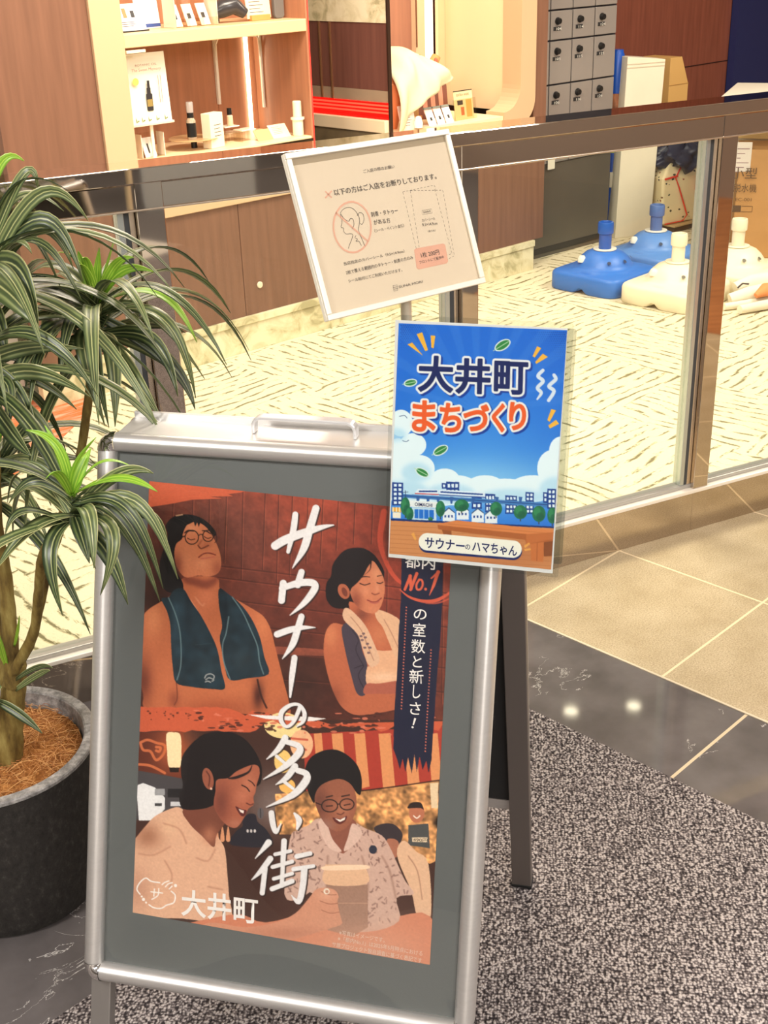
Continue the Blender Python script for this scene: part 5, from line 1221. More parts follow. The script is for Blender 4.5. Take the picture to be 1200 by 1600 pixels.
def crown(cx, cy, yy, hand, nrand, seed, rx=.20, young=5, bias=None):
    rs = np.random.RandomState(seed); c = PL(cx, cy, yy); cr = Crown()
    axis_dn = np.array([0, 0, -.055])
    for h in hand:   # (mid px x,y, tip px x,y, depth offset mid, depth offset tip, width, material)
        mx_, my_, tx, ty, dm, dt, w, mi = h
        M2 = PL(mx_, my_, yy+dm); T2 = PL(tx, ty, yy+dt); s0 = c+axis_dn*rs.rand()*.9 if mi != 2 else c.copy()
        B = (M2-.125*s0-.125*T2)/.75                       # bezier bulge through the mid point
        p1 = s0+(B-s0)*.75; p2 = B+(T2-B)*.22
        side = np.cross(T2-s0, np.array([0, -1, .3])); cr.leaf(s0, p1, p2, T2, w, mi, rs.randn()*.25, side=side if mi >= 0 and rs.rand() < .6 else None)
    for k in range(nrand):
        az = rs.rand()*2*math.pi; L = (.17+.11*rs.rand())*rx/.2; el = .25+.85*rs.rand()
        lvl = rs.rand(); s0 = c+axis_dn*lvl; el = 1.1-1.3*lvl+rs.randn()*.15
        d = np.array([math.cos(az), math.sin(az), 0]); p1 = s0+d*L*.30*math.cos(el)+np.array([0, 0, L*.34*math.sin(el)])+d*.02
        p2 = p1+d*L*.42+np.array([0, 0, L*(.10*math.sin(el)-.02)]); p3 = p2+d*L*.26+np.array([0, 0, -L*(.42+.3*lvl)])
        if bias is not None and (p3+np.array(pot_c))@np.array(bias[:3]) > bias[3]: continue
        cr.leaf(s0, p1, p2, p3, .013+.007*rs.rand(), rs.randint(2), rs.randn()*.4)
    for k in range(young):
        az = rs.rand()*2*math.pi; L = .07+.06*rs.rand(); d = np.array([math.cos(az), math.sin(az), 0]); s0 = c+np.array([0, 0, .0])
        p3 = s0+d*L*.45+np.array([0, 0, L*.8]); cr.leaf(s0, s0+d*.005+np.array([0, 0, L*.4]), s0+d*L*.2+np.array([0, 0, L*.8]), p3, .012, 2)
    return cr.obj('leaf_crown', pl_)
# crown near the top centre
crown(150, 478, 1.78, [
 (165, 430, 179, 372, 0, .02, .013, 2), (152, 430, 155, 387, 0, 0, .011, 2), (178, 410, 209, 402, -.02, -.03, .012, 2), (188, 415, 241, 425, 0, 0, .013, 2), (130, 420, 122, 392, .02, .03, .012, 2),
 (205, 445, 278, 461, 0, .02, .014, 1), (250, 445, 308, 535, -.02, -.04, .016, 2), (262, 480, 306, 622, -.04, -.06, .019, 1), (245, 520, 278, 620, -.06, -.10, .019, 0), (270, 560, 305, 640, 0, -.02, .018, 0),
 (225, 470, 320, 592, 0, 0, .016, 1), (200, 575, 252, 654, -.1, -.14, .020, 1), (178, 545, 180, 667, -.12, -.16, .021, 1), (140, 500, 170, 668, -.12, -.17, .022, 0), (122, 520, 164, 665, -.10, -.15, .022, 1), (112, 480, 70, 560, -.05, -.08, .018, 0),
 (95, 480, 65, 515, 0, 0, .017, 1), (75, 455, 40, 452, .03, .05, .014, 0), (100, 440, 35, 428, .03, .05, .013, 1), (80, 500, 36, 620, -.02, -.04, .016, 0), (230, 540, 300, 600, .04, .08, .017, 1), (235, 500, 290, 520, .05, .10, .016, 0),
 (100, 540, 100, 600, -.06, -.08, .018, 0), (60, 480, 20, 520, .02, .04, .016, 1)], 26, 21, young=3)
# crown in front of the board's left edge
crown(112, 775, 1.40, [
 (95, 690, 40, 672, 0, .01, .010, 2), (100, 720, 70, 665, 0, .02, .010, 2), (115, 730, 150, 683, 0, .0, .013, 2), (125, 735, 142, 700, 0, .02, .012, 2), (90, 732, 72, 748, -.04, -.06, .010, 2), (155, 715, 208, 730, 0, .01, .008, 2),
 (190, 730, 240, 740, -.01, -.01, .013, 1), (185, 742, 246, 768, -.02, -.03, .014, 2), (215, 760, 278, 905, -.02, -.03, .014, 1), (200, 775, 255, 920, -.03, -.04, .014, 0), (190, 800, 250, 940, -.02, -.03, .014, 0), (235, 790, 262, 860, -.01, -.01, .012, 0),
 (185, 820, 157, 930, -.07, -.09, .017, 1), (165, 850, 200, 945, -.05, -.06, .018, 0), (140, 790, 147, 888, -.07, -.10, .017, 1), (125, 830, 140, 880, -.06, -.08, .016, 0), (160, 790, 216, 868, -.03, -.03, .013, 0),
 (72, 850, 98, 962, -.06, -.09, .019, 0), (50, 820, -8, 892, -.04, -.06, .020, 1), (35, 790, 8, 835, -.03, -.05, .015, 0), (55, 740, 14, 786, 0, .0, .012, 0), (75, 735, 30, 720, .03, .05, .012, 1), (150, 760, 200, 800, 0, .02, .012, 0)], 6, 5, young=0, bias=(1, 0, 0, -.42))
# tall back crown whose leaves hang in from the left edge of the view
crown(-40, 415, 1.72, [
 (60, 275, 138, 345, -.02, -.02, .016, 1), (70, 310, 130, 440, -.02, -.04, .017, 0), (40, 250, 60, 300, 0, 0, .014, 1), (50, 350, 128, 470, -.04, -.05, .018, 0), (20, 290, 100, 330, .04, .06, .015, 1), (-5, 245, 38, 252, 0, 0, .012, 2),
 (30, 400, 60, 510, -.10, -.14, .026, 0), (10, 450, 62, 515, -.12, -.16, .028, 1), (60, 330, 115, 420, .02, .02, .016, 1), (20, 370, 50, 396, -.06, -.08, .014, 1), (30, 330, 96, 452, .02, .02, .015, 0), (0, 500, 10, 560, -.08, -.10, .022, 0), (15, 270, 110, 300, .0, .0, .014, 0)], 30, 8, rx=.22)
crown(-40, 560, 1.62, [
 (50, 570, 140, 620, -.03, -.05, .019, 1), (30, 540, 130, 545, 0, 0, .018, 1), (30, 600, 60, 700, -.03, -.06, .016, 0), (20, 590, 4, 700, -.04, -.07, .015, 0), (20, 680, 48, 712, -.10, -.14, .020, 0), (60, 590, 120, 640, 0, .0, .012, 1), (55, 640, 110, 760, -.04, -.05, .018, 1), (0, 560, 34, 565, 0, 0, .016, 0)], 22, 15, rx=.24)
crown(-20, 740, 1.80, [(40, 655, 72, 660, 0, 0, .014, 0), (60, 690, 110, 760, 0, 0, .016, 1), (40, 710, 80, 790, -.02, -.02, .016, 0), (20, 690, 60, 690, 0, 0, .010, 1), (70, 665, 100, 740, 0, .02, .016, 1), (10, 640, 46, 640, 0, 0, .010, 2), (30, 760, 66, 800, 0, 0, .014, 0)], 26, 31, rx=.2)
# low sprout at the foot
cr = Crown()
for (x0, y0, x1, y1, x2, y2, w, mi) in ((24, 1062, 60, 1042, 82, 1044, .007, 0), (24, 1078, 60, 1054, 78, 1048, .009, 1), (-6, 1095, 30, 1115, 66, 1146, .014, 0), (10, 1040, 2, 1010, -4, 985, .010, 2), (22, 1010, 28, 985, 30, 962, .004, 2), (0, 1070, -20, 1100, -30, 1130, .014, 1)):
    a, b_, c_ = PL(x0, y0, 1.70), PL(x1, y1, 1.68), PL(x2, y2, 1.66); B = (b_-.25*a-.25*c_)/.5; cr.leaf(a, a+(B-a)*.67, c_+(B-c_)*.67, c_, w, mi, .2, side=np.cross(c_-a, np.array([0, -1, .4])))
cr.obj('low_leaves', pl_)
# ------------------------------------------------------------------ small goods in the display
WHITE = mat('white_card', (240, 236, 226), .5); CARD = mat('cream_card', (236, 220, 186), .55); INKB = mat('print_ink', (70, 62, 60), .6)
ACR = film('acrylic', (250, 246, 240), 1.45, .0); ACRE = mat('acrylic_edge', (240, 226, 204), .15); BLK = mat('black_plastic', (26, 25, 26), .3)
def wthing(name, label, cat, s, t, z, yaw=0.0, group=None):
    return thing(name, label, cat, wpt(s, t, z), WAZ+math.radians(yaw), group)
def lean(mb, deg, c=(0, 0, 0)):
    M = Matrix.Translation(c) @ Matrix.Rotation(math.radians(-deg), 4, 'X'); mb.v = [tuple(M @ Vector(v)) for v in mb.v]; return mb
def panel(w, h, th=.002, z0=0.0): return MB().box2((-w/2, 0, z0), (w/2, th, z0+h))
def lines(w, z0, z1, n, x0=None, th=.0011, rs=np.random.RandomState(3)):
    mb = MB()
    for k in range(n):
        z = z1-(z1-z0)*k/max(1, n-1); l = w*(.6+.4*rs.rand()); mb.box2((-w/2, -.0004, z-th), (-w/2+l, -.0001, z+th))
    return mb
t = wthing('price_card', 'white product card tilted in a black easel, leftmost on the upper shelf', 'card', -.02, .085, 1.2505)
lean(panel(.135, .10, .004), 24).obj('card', WHITE, t); lean(MB().box2((-.062, .0045, 0), (.062, .008, .10)), 24).obj('easel_back', BLK, t); MB().box2((-.068, -.012, 0), (.068, .004, .004)).obj('easel_foot', BLK, t)
lean(lines(.08, .02, .034, 3), 24).obj('printed_lines', INKB, t)
for k, c in enumerate(((60, 56, 54), (150, 130, 80), (50, 50, 54))): lean(MB().box2((-.045+k*.032, -.0005, .05), (-.030+k*.032, -.0001, .05+(.016, .034, .024)[k])), 24).obj('printed_picture', mat('card_print_%s' % 'abc'[k], c, .6), t)
t = wthing('brochure', 'white leaflet with a blue foot behind the tilted product card', 'leaflet', .11, .17, 1.2505)
lean(panel(.10, .16, .002), 8).obj('sheet', WHITE, t); lean(MB().box2((-.05, -.0006, .004), (.05, -.0001, .016)), 8).obj('blue_band', mat('blue_print', (60, 84, 150), .6), t)
t = wthing('sample_tray', 'clear acrylic tray with three upright sample cards on the upper shelf', 'card tray', .245, .085, 1.2505)
for k in range(3):
    x = -.062+k*.062; o = lean(MB().box2((x-.022, 0, .003), (x+.020, .003, .085)), 26).obj('sample_card', WHITE, t)
    lean(MB().box2((x-.010, -.0006, .03), (x+.006, -.0001, .05)), 26).obj('printed_picture', mat('card_print_a', (60, 56, 54), .6), o)
for k in range(4): MB().box2((-.094+k*.062, -.03, .001), (-.092+k*.062, .05, .12)).obj('divider', ACRE if k in (0, 3) else ACR, t)
MB().box2((-.094, -.032, .0), (.094, -.030, .03)).obj('front_lip', ACR, t)
t = wthing('hair_appliance', 'dark grey rounded appliance lying on the upper shelf', 'appliance', .43, .12, 1.2505)
mb = MB(); mb.tube([(-.055, .02, .035), (-.02, .01, .05), (.03, -.005, .06), (.07, -.015, .028)], [.022, .034, .034, .02], 20); mb.obj('body', mat('dark_grey_gloss', (58, 56, 58), .25), t)
MB().lathe([(.026, .0), (.028, .01), (.026, .05)], 20, c=(-.045, .04, 0)).obj('stand', BLK, t)
t = wthing('menu_card', 'cream text card in an orange wooden foot on the upper shelf', 'card', .565, .10, 1.2505)
lean(panel(.115, .15, .003, .008), 6).obj('sheet', CARD, t); lean(lines(.085, .03, .13, 9), 6).obj('printed_lines', INKB, t); MB().box2((-.045, -.012, 0), (.045, .012, .020)).obj('wooden_foot', mat('orange_wood', (214, 148, 82), .5), t, bevel=.001)
t = wthing('grey_pouch', 'small grey rounded pouch at the right end of the upper shelf', 'pouch', .672, .12, 1.2505)
MB().prism(rrect(-.024, 0, .024, .12, .014), -.01, .012, M=Matrix.Rotation(math.pi/2, 4, 'X')).obj('body', mat('grey_fabric', (112, 108, 102), .7), t, bevel=.004)
t = wthing('table_banner', 'small white tabletop banner advertising a spray bottle at the left of the lit display', 'banner', .008, .06, .934)
# (banner stands on its own post)
FBn = panel(.178, .240, .002, .004); lean(FBn, 3).obj('banner_sheet', mat('banner_white', (244, 238, 216), .5), t)
MB().prism(rrect(-.092, -.014, .092, .016, .006), -.004, .004).obj('foot_rail', mat('ivory_plastic', (232, 214, 190), .4), t, bevel=.001)
MB().box2((-.006, .004, -.122), (.006, .010, -.004)).obj('post', ACRE, t)
for nm, s_, x0, x1, z, h, cc in (('banner_lettering', 'BOTANIC OIL', -.045, .045, .205, .007, (160, 110, 90)), ('banner_lettering', 'The Sweet Memory', -.062, .062, .187, .013, (176, 112, 96))):
    text_fit(t, nm, s_, (np.array([x0, -.0012, z]), np.array([0, 0, 1.]), np.array([0, -1., 0])), (x1, -.0012, z), h, mat('ink_%d' % cc[1], cc, .6), 0.0)
mb = MB(); mb.prism(rrect(-.012, .045, .014, .105, .004), .0004, .0012, M=Matrix.Rotation(math.pi/2, 4, 'X')); mb.box2((-.007, -.0012, .105), (.009, -.0004, .125)); mb.box2((-.003, -.0012, .125), (.007, -.0004, .150)); mb.obj('printed_bottle', mat('bottle_print', (44, 40, 42), .5), t)
MB().box2((-.010, -.0016, .060), (.012, -.0013, .085)).obj('printed_label', mat('gold_print', (150, 128, 70), .5), t)
MB().lathe([(0, 0), (.013, 0)], 24, cap=False, M=Matrix.Translation((-.05, -.0012, .150)) @ Matrix.Rotation(math.pi/2, 4, 'X')).obj('printed_disc', mat('yellow_print', (232, 214, 104), .6), t, recalc=False)
mb = MB()
for k, x in enumerate((-.065, -.04, -.012, .022, .058)):
    for q in range(3): mb.add([(x, -.0012, .008), (x-.010+q*.010, -.0012, .018+(q % 2)*.012), (x-.006+q*.010, -.0012, .014)], [(0, 1, 2)])
mb.obj('printed_leaves', mat('leaf_print', (110, 128, 60), .6), t, recalc=False)
mb = MB(); [mb.box2((x, -.0012, .07), (x+.0015, -.0006, .165)) for x in (.045, .055)]; mb.obj('printed_lines', INKB, t)
t = wthing('acrylic_box', 'clear acrylic box with a leaning white leaflet below the small banner', 'acrylic box', .01, .07, .8125)
for a_, b__ in (((-.05, 0, 0), (-.0475, .05, .085)), ((.0475, 0, 0), (.05, .05, .085)), ((-.0473, .048, 0), (.0473, .05, .085)), ((-.0473, 0, 0), (.0473, .0475, .0025))): MB().box2(a_, b__).obj('wall_sheet', ACRE if a_[0] != -.0473 else ACR, t)
lean(MB().box2((-.03, .010, .004), (.02, .012, .078)), 22).obj('leaflet', WHITE, t); lean(MB().box2((-.012, .0085, .02), (-.006, .0095, .055)), 22).obj('printed_picture', mat('card_print_a', (60, 56, 54), .6), t)
t = wthing('disc_stand', 'round clear acrylic disc stand in the middle of the display', 'display stand', .23, .13, .8125)
MB().lathe([(.012, 0), (.012, .034)], 20).obj('stem', BLK, t); MB().lathe([(.095, .0345), (.098, .036), (.095, .0385)], 48).obj('disc', mat('tan_acrylic', (216, 180, 130), .15, trans=.3), t)
t = wthing('spray_bottle', 'clear spray bottle with black collar and label standing on the disc stand', 'bottle', .205, .10, .8512)
MB().lathe([(.0, .0), (.017, .0), (.018, .003), (.018, .068), (.012, .078)], 28, cap=False).obj('glass_body', mat('bottle_glass', (226, 206, 176), .1, trans=.5), t)
MB().lathe([(.0183, .008), (.0183, .060)], 28, cap=False).obj('label', BLK, t); MB().lathe([(.013, .078), (.013, .096), (.010, .097)], 24).obj('collar', BLK, t)
MB().lathe([(.0135, .0975), (.0135, .132), (.012, .136)], 24).obj('cap', mat('clear_cap', (214, 206, 200), .12, trans=.5), t)
t = wthing('product_carton', 'white carton beside the spray bottle', 'carton', .285, .075, .8125, 14)
MB().box2((-.038, -.022, 0), (.038, .022, .128)).obj('box', mat('carton_white', (244, 232, 204), .5), t, bevel=.0015); mb = lines(.045, .045, .085, 4); mb.v = [(x+.006, y-.0222, z) for x, y, z in mb.v]; mb.obj('printed_lines', INKB, t)
t = wthing('acrylic_risers', 'stacked clear acrylic risers in front of the light strip', 'display stand', .43, .13, .8125)
for k, (x, y, h, w) in enumerate(((-.02, .02, .060, .035), (.03, -.02, .045, .035), (.02, .05, .03, .04))):
    MB().box2((x-w, y-.03, h-.004), (x+w, y+.03, h)).obj('riser_top', ACRE, t, bevel=.001); MB().box2((x-w, y-.03, 0), (x-w+.003, y+.03, h-.0045)).obj('riser_side', ACR, t); MB().box2((x+w-.003, y-.03, 0), (x+w, y+.03, h-.0045)).obj('riser_side', ACR, t)
t = wthing('small_bottle', 'tiny pale bottle with a black cap on the acrylic risers', 'bottle', .415, .14, .873)
MB().lathe([(0, 0), (.011, 0), (.012, .003), (.012, .036), (.008, .041)], 20, cap=False).obj('glass_body', mat('pale_bottle', (240, 206, 170), .2), t); MB().lathe([(.0095, .041), (.0095, .066)], 20).obj('cap', BLK, t)
t = wthing('folded_card', 'folded tan and cream card lying at the right of the display', 'card', .57, .05, .8125)
lean(MB().box2((-.09, 0, 0), (-.015, .002, .05)), 40).obj('tan_panel', mat('tan_card', (206, 170, 118), .6), t); lean(MB().box2((-.014, 0, 0), (.075, .002, .062)), 40).obj('cream_panel', CARD, t); mb = lines(.06, .02, .05, 5, th=.0006); mb.v = [(x+.03, y, z) for x, y, z in mb.v]; lean(mb, 40).obj('printed_lines', INKB, t)
t = wthing('lotion_tube', 'white capped lotion container at the right end of the display', 'bottle', .675, .04, .8125)
MB().lathe([(0, 0), (.020, 0), (.022, .004), (.022, .060), (.028, .062), (.028, .070), (.019, .072)], 28, cap=False).obj('body', mat('glossy_cream', (248, 240, 214), .25), t); MB().lathe([(.0175, .0722), (.0175, .130), (.015, .133)], 28).obj('cap', mat('pale_green_cap', (236, 240, 206), .3), t)
# ------------------------------------------------------------------ reception counter goods
t = wthing('draped_garment', 'cream cloth garment draped over a tan display form on the reception counter', 'garment', 1.40, .16, .7605)
def wob(prof, n, c, nm, m_, seed, amp=.06, sx=1.0, sy=.7, fold=7, skew=0.0):
    rs = np.random.RandomState(seed); mb = MB(); vs = []; ph = rs.rand(4)*6
    for j, (r, z) in enumerate(prof):
        for i in range(n):
            a = 2*math.pi*i/n; q = r*(1+amp*math.sin(fold*a+ph[0]+z*18)+amp*.6*math.sin((fold+4)*a+ph[1]-z*30)); vs.append((c[0]+sx*q*math.cos(a)+skew*z, c[1]+sy*q*math.sin(a), c[2]+z))
    fs = [(j*n+i, j*n+(i+1) % n, (j+1)*n+(i+1) % n, (j+1)*n+i) for j in range(len(prof)-1) for i in range(n)]
    fs += [tuple(range(n))[::-1], tuple((len(prof)-1)*n+i for i in range(n))]
    mb.add(vs, fs, True); o = mb.obj(nm, m_, t, angle=80); return o
KH = mat('tan_canvas', (190, 148, 90), .8, bump=(160, .3)); CW_ = mat('pale_cotton', (220, 214, 178), .8, bump=(60, .3))
wob([(.03, 0), (.04, .01), (.035, .05), (.055, .12), (.085, .19), (.08, .25), (.05, .29)], 40, (.03, .01, 0), 'tan_form', KH, 2, .04, 1.0, .7)
MB().tube([(.07, 0, .13), (.11, -.01, .20), (.145, -.02, .255), (.16, -.02, .275)], [.035, .030, .022, .02], 16).obj('tan_sleeve', KH, t)
# draped cloth sheet
n = 26; vs = []; fs = []
for j in range(n+1):
    for i in range(n+1):
        u = i/n; v = j/n; x = -.15+.29*u; top = .335-.055*((u-.42)/.5)**2-.02*u
        fall = v*(.05+.27*(1-u)**.8); zz = top-fall*(.35+.65*v); y = -.05-.085*math.sin(math.pi*min(1, v*1.1)/2)+.014*math.sin(9*u+6*v)+.008*math.sin(23*u-4*v)+.10*(1-v)**3
        vs.append((x-.04*v*(1-u)+.02*v*u, y, zz))
fs = [(j*(n+1)+i, j*(n+1)+i+1, (j+1)*(n+1)+i+1, (j+1)*(n+1)+i) for j in range(n) for i in range(n)]
o = MB().add(vs, fs, True).obj('cotton_drape', CW_, t, recalc=False, angle=90); md = o.modifiers.new('thickness', 'SOLIDIFY'); md.thickness = .003
MB().tube([(-.135, -.02, .005), (-.135, -.04, .09), (-.125, -.05, .18), (-.10, -.04, .25)], [.035, .045, .045, .03], 20).obj('orange_lining', mat('orange_tan_lining', (230, 142, 88), .6), t)
MB().lathe([(0, -.016), (.007, -.010), (.009, 0), (.007, .010), (0, .014)], 16, c=(.112, -.065, .262), cap=False).obj('red_tag', mat('coral_tag', (226, 96, 74), .6), t)
MB().box2((.0, -.03, 0), (.06, .03, .035)).obj('wooden_foot', mat('orange_wood', (214, 148, 82), .5), t, bevel=.004)
t = wthing('price_sheet', 'pinkish text sheet standing in front of the draped garment', 'card', 1.285, .035, .7605)
lean(panel(.09, .105, .002), 14).obj('sheet', mat('pinkish_paper', (240, 214, 196), .6), t); lean(lines(.06, .02, .085, 7), 14).obj('printed_lines', INKB, t)
MB().lathe([(0, 0), (.018, 0), (.02, .02), (.012, .045), (0, .05)], 20, c=(.045, -.012, .006), cap=False).obj('white_ornament', WHITE, t)
t = wthing('sample_card_holder', 'row of three white sample cards tilted in a holder on the reception counter', 'card tray', 1.485, .03, .7605)
MB().box2((-.09, -.02, 0), (.09, .05, .004)).obj('tray', ACRE, t)
for k in range(3):
    x = -.055+k*.054; o = lean(MB().box2((x-.024, 0, .005), (x+.022, .003, .075)), 28).obj('sample_card', WHITE, t); MB().box2((x-.024, .036, .068), (x+.022, .044, .076)).obj('card_clip', mat('grey_clip', (150, 156, 146), .4), o)
    lean(MB().box2((x-.006, -.0006, .025), (x+.006, -.0001, .04)), 28).obj('printed_picture', mat('card_print_a', (60, 56, 54), .6), o)
t = wthing('leaflet_stand', 'clear stand with a cream printed leaflet at the right of the reception counter', 'card', 1.66, .06, .7605)
lean(panel(.12, .125, .002), 8).obj('sheet', mat('leaflet_cream', (244, 220, 168), .5), t); lean(MB().box2((-.06, -.0008, .123), (.06, .0, .127)), 8).obj('dark_edge', BLK, t)
text_fit(t, 'leaflet_lettering', 'EXTRA WIDE', (np.array([-.045, .012, .108]), np.array([0, .14, .99]), np.array([0, -1., 0.1])), (.035, .012, .108), .010, INKB, .0015)
lean(MB().box2((-.04, -.0008, .065), (-.005, -.0001, .085)), 8).obj('printed_picture', INKB, t); lean(MB().box2((-.02, -.0008, .02), (.0, -.0001, .055)), 8).obj('printed_picture', mat('rust_print', (196, 116, 70), .6), t); lean(MB().box2((.015, -.0008, .01), (.05, -.0001, .085)), 8).obj('printed_picture', mat('orange_print', (232, 176, 96), .6), t)
lean(MB().box2((-.07, -.004, 0), (.075, -.002, .09)), 8).obj('clear_front', ACR, t)
t = wthing('standing_poster', 'brown photo poster leaning behind the draped garment', 'poster', 1.60, .20, .7605, -20)
lean(panel(.15, .22, .003), 10).obj('sheet', mat('brown_print', (128, 74, 54), .5), t); mb = MB()
for k, (x, z, h) in enumerate(((-.05, .02, .08), (-.01, .03, .10), (.03, .05, .12))): mb.prism(rrect(x, z, x+.022, z+h, .010), .0003, .0009, M=Matrix.Rotation(math.radians(90-10), 4, 'X'))
mb.obj('printed_figures', mat('pink_print', (232, 160, 130), .5), t)

# ------------------------------------------------------------------ lockers on a dark cabinet
LAZ = math.radians(39.9)
lk = thing('locker_unit', 'grey metal shoe lockers above a dark grey cabinet front', 'locker', (.82, 6.221, 0), LAZ)
DG = mat('dark_grey_panel', (98, 92, 84), .28, .3, vary=(3, .12)); LG = mat('locker_grey', (156, 150, 146), .35, .4); LF = mat('locker_frame', (54, 54, 62), .4, .3)
MB().box2((-.02, 0, .0), (.565, .40, .465)).obj('dark_cabinet', DG, lk, bevel=.002); MB().box2((-.018, -.004, .02), (.563, -.0005, .05)).obj('cabinet_kickboard', mat('kick_dark', (48, 45, 43), .4, .2), lk, bevel=.001)
MB().box2((-.10, .006, .4655), (.565, .40, 1.75)).obj('carcass', LF, lk, bevel=.002)
cols_ = [(-.10, .058), (.066, .218), (.226, .382), (.390, .550)]; rows_ = [(.470, .635), (.643, .838), (.846, 1.040), (1.048, 1.176), (1.184, 1.315), (1.323, 1.45)]
num = {1: ['107', '106', '105', '104', '103', '102'], 2: ['117', '116', '115', '114', '113', '112'], 3: ['127', '126', '125', '124', '123', '122'], 0: ['097', '096', '095', '094', '093', '092']}
LK = mat('lock_black', (20, 20, 22), .35); NP = mat('number_plate', (40, 40, 42), .5); NW = mat('number_white', (220, 220, 214), .5)
for ci, (a, b_) in enumerate(cols_):
    for ri, (z0, z1) in enumerate(rows_):
        d_ = MB().box2((a, -.010, z0), (b_, .005, z1)).obj('locker_door', LG, lk, bevel=.002)
        MB().lathe([(.017, 0), (.017, .006), (.013, .014), (.013, .018)], 18, M=Matrix.Translation((a+.045, -.0102, z1-.045)) @ Matrix.Rotation(math.pi/2, 4, 'X')).obj('lock_knob', LK, d_)
        MB().box2((a+.018, -.0115, z1-.088), (a+.068, -.0102, z1-.070)).obj('number_plate', NP, d_)
        text_fit(d_, 'door_number', num[ci][ri], (np.array([a+.026, -.0121, z1-.079]), np.array([0, 0, 1.]), np.array([0, -1., 0])), (a+.060, -.0121, z1-.079), .012, NW, .01)
MB().prism(rrect(.066, .440, .118, .492, .004), .0112, .0125, M=Matrix.Rotation(math.pi/2, 4, 'X')).obj('white_tag', mat('tag_white', (232, 224, 206), .5), lk)
# white tall slab box, blue tube, yellow carton
def fl(x, y, z=0.0): return floor_pt(x, y, z)
a0 = fl(961, 373); b0 = fl(1015, 366); yaw = math.atan2(b0[1]-a0[1], b0[0]-a0[0])
t = thing('tall_white_box', 'tall narrow off-white cardboard box standing right of the grey lockers', 'box', tuple(a0), yaw)
WB = mat('offwhite_cardboard', (222, 212, 190), .6, vary=(6, .03)); w = float(np.linalg.norm(b0-a0))
mb = MB(); vs = [(0, 0, .0), (w, 0, 0), (w, .13, 0), (0, .13, 0), (.035, .02, .925), (w+.045, .02, .90), (w+.045, .15, .90), (.035, .15, .925)]
mb.add(vs, [(3, 2, 1, 0), (4, 5, 6, 7), (0, 1, 5, 4), (1, 2, 6, 5), (2, 3, 7, 6), (3, 0, 4, 7)]); mb.obj('box_body', WB, t, bevel=.003)
for z, n_ in ((.885, 'fold_line'), (.868, 'fold_line'), (.50, 'flap_edge')):
    f = z/.92; MB().box2((.035*f+.001, .02*f-.0025, z), (w+.043*f, .02*f+.001, z+.004)).obj(n_, mat('fold_shade', (196, 184, 160), .6), t)
c = fl(955, 372); t = thing('blue_tube', 'blue rolled banner tube with printed bands between lockers and white box', 'tube', (float(a0[0])-.012, float(a0[1])+.115, 0))
BLU = mat('royal_blue_vinyl', (28, 82, 180), .3)
MB().lathe([(.036, .001), (.036, .44)], 28).obj('lower_sleeve', BLU, t); MB().lathe([(.0365, .4405), (.0365, .56)], 28).obj('green_band', mat('green_yellow_print', (160, 170, 60), .5, vary=(24, .5)), t)
MB().lathe([(.036, .5605), (.036, .74)], 28).obj('photo_band', mat('dark_photo_print', (150, 96, 66), .5, vary=(22, .8)), t); MB().lathe([(.037, .7405), (.037, .93), (.032, .94), (.030, .955)], 28).obj('upper_sleeve', BLU, t)
MB().box2((-.018, -.041, .26), (.020, -.033, .34)).obj('torn_label', mat('torn_label', (226, 214, 190), .6), t)
t = thing('small_carton', 'yellowish cardboard carton peeking out behind the tall white box', 'box', (1.70, 7.28, 0), math.radians(38)); YC = mat('yellow_cardboard', (220, 176, 106), .7)
mb = MB(); mb.prism([(0, 0), (.17, 0), (.17, .70), (.10, .85), (0, .85)], -.2, .0, M=Matrix.Rotation(math.pi/2, 4, 'X')); mb.obj('carton_body', YC, t, bevel=.002); MB().box2((.0, -.002, .70), (.172, .0, .704)).obj('fold_line', mat('fold_brown', (180, 136, 76), .7), t)
bpy.context.view_layer.update()
# patterned bag with navy cloth, on a dark crate
t = thing('dark_crate', 'low dark crate under the patterned bag', 'crate', (1.70, 6.88, 0), math.radians(38)); MB().box2((-.16, -.11, .0), (.16, .11, .030)).obj('crate_body', mat('dark_crate_plastic', (66, 56, 48), .5), t, bevel=.003); MB().box2((-.17, -.12, .0305), (.17, .12, .040)).obj('crate_lid', mat('crate_lid_tan', (196, 168, 120), .5), t, bevel=.002)
t = thing('shopping_bag', 'cream patterned shopping bag with red piping and straps under navy cloth', 'bag', (1.70, 6.88, .0405), math.radians(30))
t.scale = (1.22, 1.0, .84)
m, nt, b, tc = base_mat('patterned_bag', .6); vo = node(nt, 'ShaderNodeTexVoronoi'); vo.inputs['Scale'].default_value = 30; nt.links.new(tc.outputs['Object'], vo.inputs['Vector'])
nn_ = noise_n(nt, tc.outputs['Object'], 60, 2); f = M_(nt, 'LESS_THAN', M_(nt, 'ADD', vo.outputs['Distance'], M_(nt, 'MULTIPLY', nn_, .5)), .45)
pc_ = ramp(nt, vo.outputs['Color'], [(.2, (52, 58, 52)), (.45, (96, 104, 70)), (.6, (190, 70, 50)), (.8, (60, 52, 60))]); nt.links.new(mixc(nt, f, (240, 222, 178), pc_), b.inputs['Base Color'])
vs = [(-.16, -.09, 0), (.16, -.09, 0), (.15, .09, 0), (-.15, .09, 0), (-.18, -.10, .30), (.19, -.11, .29), (.17, .09, .30), (-.17, .09, .30), (-.12, -.07, .40), (.12, -.08, .38), (.12, .06, .38), (-.12, .06, .40)]
MB().add(vs, [(3, 2, 1, 0), (0, 1, 5, 4), (1, 2, 6, 5), (2, 3, 7, 6), (3, 0, 4, 7), (4, 5, 9, 8), (5, 6, 10, 9), (6, 7, 11, 10), (7, 4, 8, 11), (8, 9, 10, 11)]).obj('bag_body', m, t, bevel=.012, seg=3)
RED = mat('red_piping', (226, 62, 40), .5)
